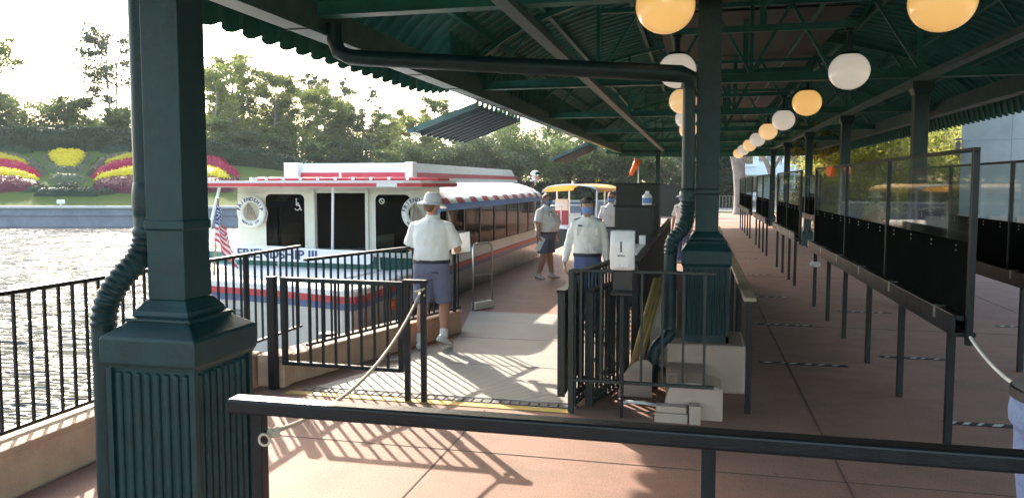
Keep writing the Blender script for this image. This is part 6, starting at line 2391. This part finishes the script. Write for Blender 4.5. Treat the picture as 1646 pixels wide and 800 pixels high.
MB().box((-0.05, -0.01, -0.16), (0.05, 0.005, 0.12)).xf(M).build('sheet', WHITE, pp)

# woman with the face shield walking towards the viewer
P = dict(stand, girth=0.95, k=0.985, long=True, longhair=True, shorts=False, bottom=TROUSER, mask=True, shield=True, epaulette=True, open_collar=True, bun=False, beltz=1.0,
         elbow={-1: (-0.235, -0.05, 1.13), 1: (0.25, -0.05, 1.13)}, wrist={-1: (-0.25, 0.05, 0.88), 1: (0.30, 0.06, 0.88)}, hdir={-1: (0.05, 0.2, -1), 1: (-0.1, 0.1, -1)}, palm={-1: (1, 0, 0), 1: (-1, 0, 0)},
         knee={-1: (-0.10, 0.12, 0.49), 1: (0.10, -0.02, 0.48)}, ankle={-1: (-0.10, 0.12, 0.085), 1: (0.10, -0.20, 0.10)}, toe={-1: (0, 1, 0), 1: (0.1, 1, -0.1)}, shoe=DARKPL)
person('woman in white long sleeved shirt and blue trousers wearing a clear face shield', (-1.38, 10.0, 0.002), math.radians(180 + 6), P)

# man behind her
P = dict(stand, girth=1.08, k=0.98, haircol=HAIR2, mask=True, glasses=True, epaulette=True, turn=math.radians(15))
person('man in white short sleeved shirt and blue mask partly hidden behind the dark cabinet', (-1.82, 17.0, 0.002), math.radians(165), P)

# person half hidden by the mid column pipe
P = dict(stand, girth=1.05, k=0.97, hat=True, hatmat=WHITE, mask=True, bottom=TROUSER, shorts=False)
person('person in white shirt and white hat almost hidden behind the mid column pipe', (-0.33, 19.0, 0.002), math.radians(150), P)

# person in jeans at the corner
P = dict(stand, girth=1.1, k=1.03, shorts=False, bottom=JEANS, shirt=pm('dark_grey_cotton', (0.05, 0.05, 0.06), 0.9), shoe=DARKPL, beltz=0.99, lean=0.30,
         elbow={-1: (-0.25, 0.34, 1.15), 1: (0.25, 0.34, 1.15)}, wrist={-1: (-0.10, 0.55, 1.20), 1: (0.10, 0.55, 1.18)}, hdir={-1: (0.8, 0.3, 0), 1: (-0.8, 0.3, 0)}, palm={-1: (0, -1, 0), 1: (0, -1, 0)})
person('person in blue jeans cut off by the right picture edge beyond the front rail', (1.47, 3.60, 0.002), math.radians(-80), P)

# ------------------------------------------------------------------ light, sky, camera
SUN_EL, SUN_AZ = math.radians(27.7), math.radians(-38.5)        # azimuth from +Y towards +X
sd = V((math.sin(SUN_AZ) * math.cos(SUN_EL), math.cos(SUN_AZ) * math.cos(SUN_EL), math.sin(SUN_EL)))
sun = bpy.data.lights.new('sun', 'SUN')
sun.energy = 2.0
sun.angle = math.radians(0.53)
sun.color = (1.0, 0.90, 0.76)
so = bpy.data.objects.new('sun', sun)
so.rotation_euler = (-sd).to_track_quat('-Z', 'Y').to_euler()
so.location = (0, 0, 30)
COL.objects.link(so)
w = bpy.data.worlds.new('World')
scene.world = w
w.use_nodes = True
nt = w.node_tree
bg = nt.nodes['Background']
sky = nt.nodes.new('ShaderNodeTexSky')
sky.sky_type = 'NISHITA'
sky.sun_disc = False
sky.sun_elevation = SUN_EL
sky.sun_rotation = SUN_AZ
sky.air_density = 1.0
sky.dust_density = 1.8
sky.ozone_density = 1.0
warm = mixc(nt, 1.0, (1.0, 0.955, 0.87), (1, 1, 1), 'MULTIPLY')
nt.links.new(sky.outputs[0], warm.node.inputs[7])
nt.links.new(warm, bg.inputs[0])
bg.inputs[1].default_value = 0.15

hz = MB().box((-620, -320, -2.8), (620, 920, 17.5)).build('haze', [])
hm_ = bpy.data.materials.new('haze_air')
hm_.use_nodes = True
hn = hm_.node_tree
hn.nodes.remove(hn.nodes['Principled BSDF'])
pv = hn.nodes.new('ShaderNodeVolumePrincipled')
pv.inputs['Color'].default_value = (0.92, 0.95, 1.0, 1)
pv.inputs['Density'].default_value = 0.0004
pv.inputs['Anisotropy'].default_value = 0.1
hn.links.new(pv.outputs[0], hn.nodes['Material Output'].inputs['Volume'])
hz.data.materials.append(hm_)
tag(hz, None, None, kind='stuff')

cam = bpy.data.cameras.new('camera')
cam.sensor_width = 36
cam.lens = 36 * 1250 / 1646
cam.shift_y = -(400 - YP) / 1646
cam.clip_start = 0.05
cam.clip_end = 3000
co = bpy.data.objects.new('camera', cam)
co.location = (0, 0, HC)
co.rotation_euler = (PI / 2 - PITCH, 0, YAW)
COL.objects.link(co)
scene.camera = co
scene.view_settings.view_transform = 'Standard'
scene.view_settings.look = 'None'
scene.view_settings.gamma = 1.0
scene.view_settings.exposure = 2.6
scene.cycles.max_bounces = 8
scene.cycles.transparent_max_bounces = 12
scene.cycles.sample_clamp_indirect = 6.0
scene.cycles.caustics_reflective = False
scene.cycles.caustics_refractive = False
scene.cycles.use_denoising = True
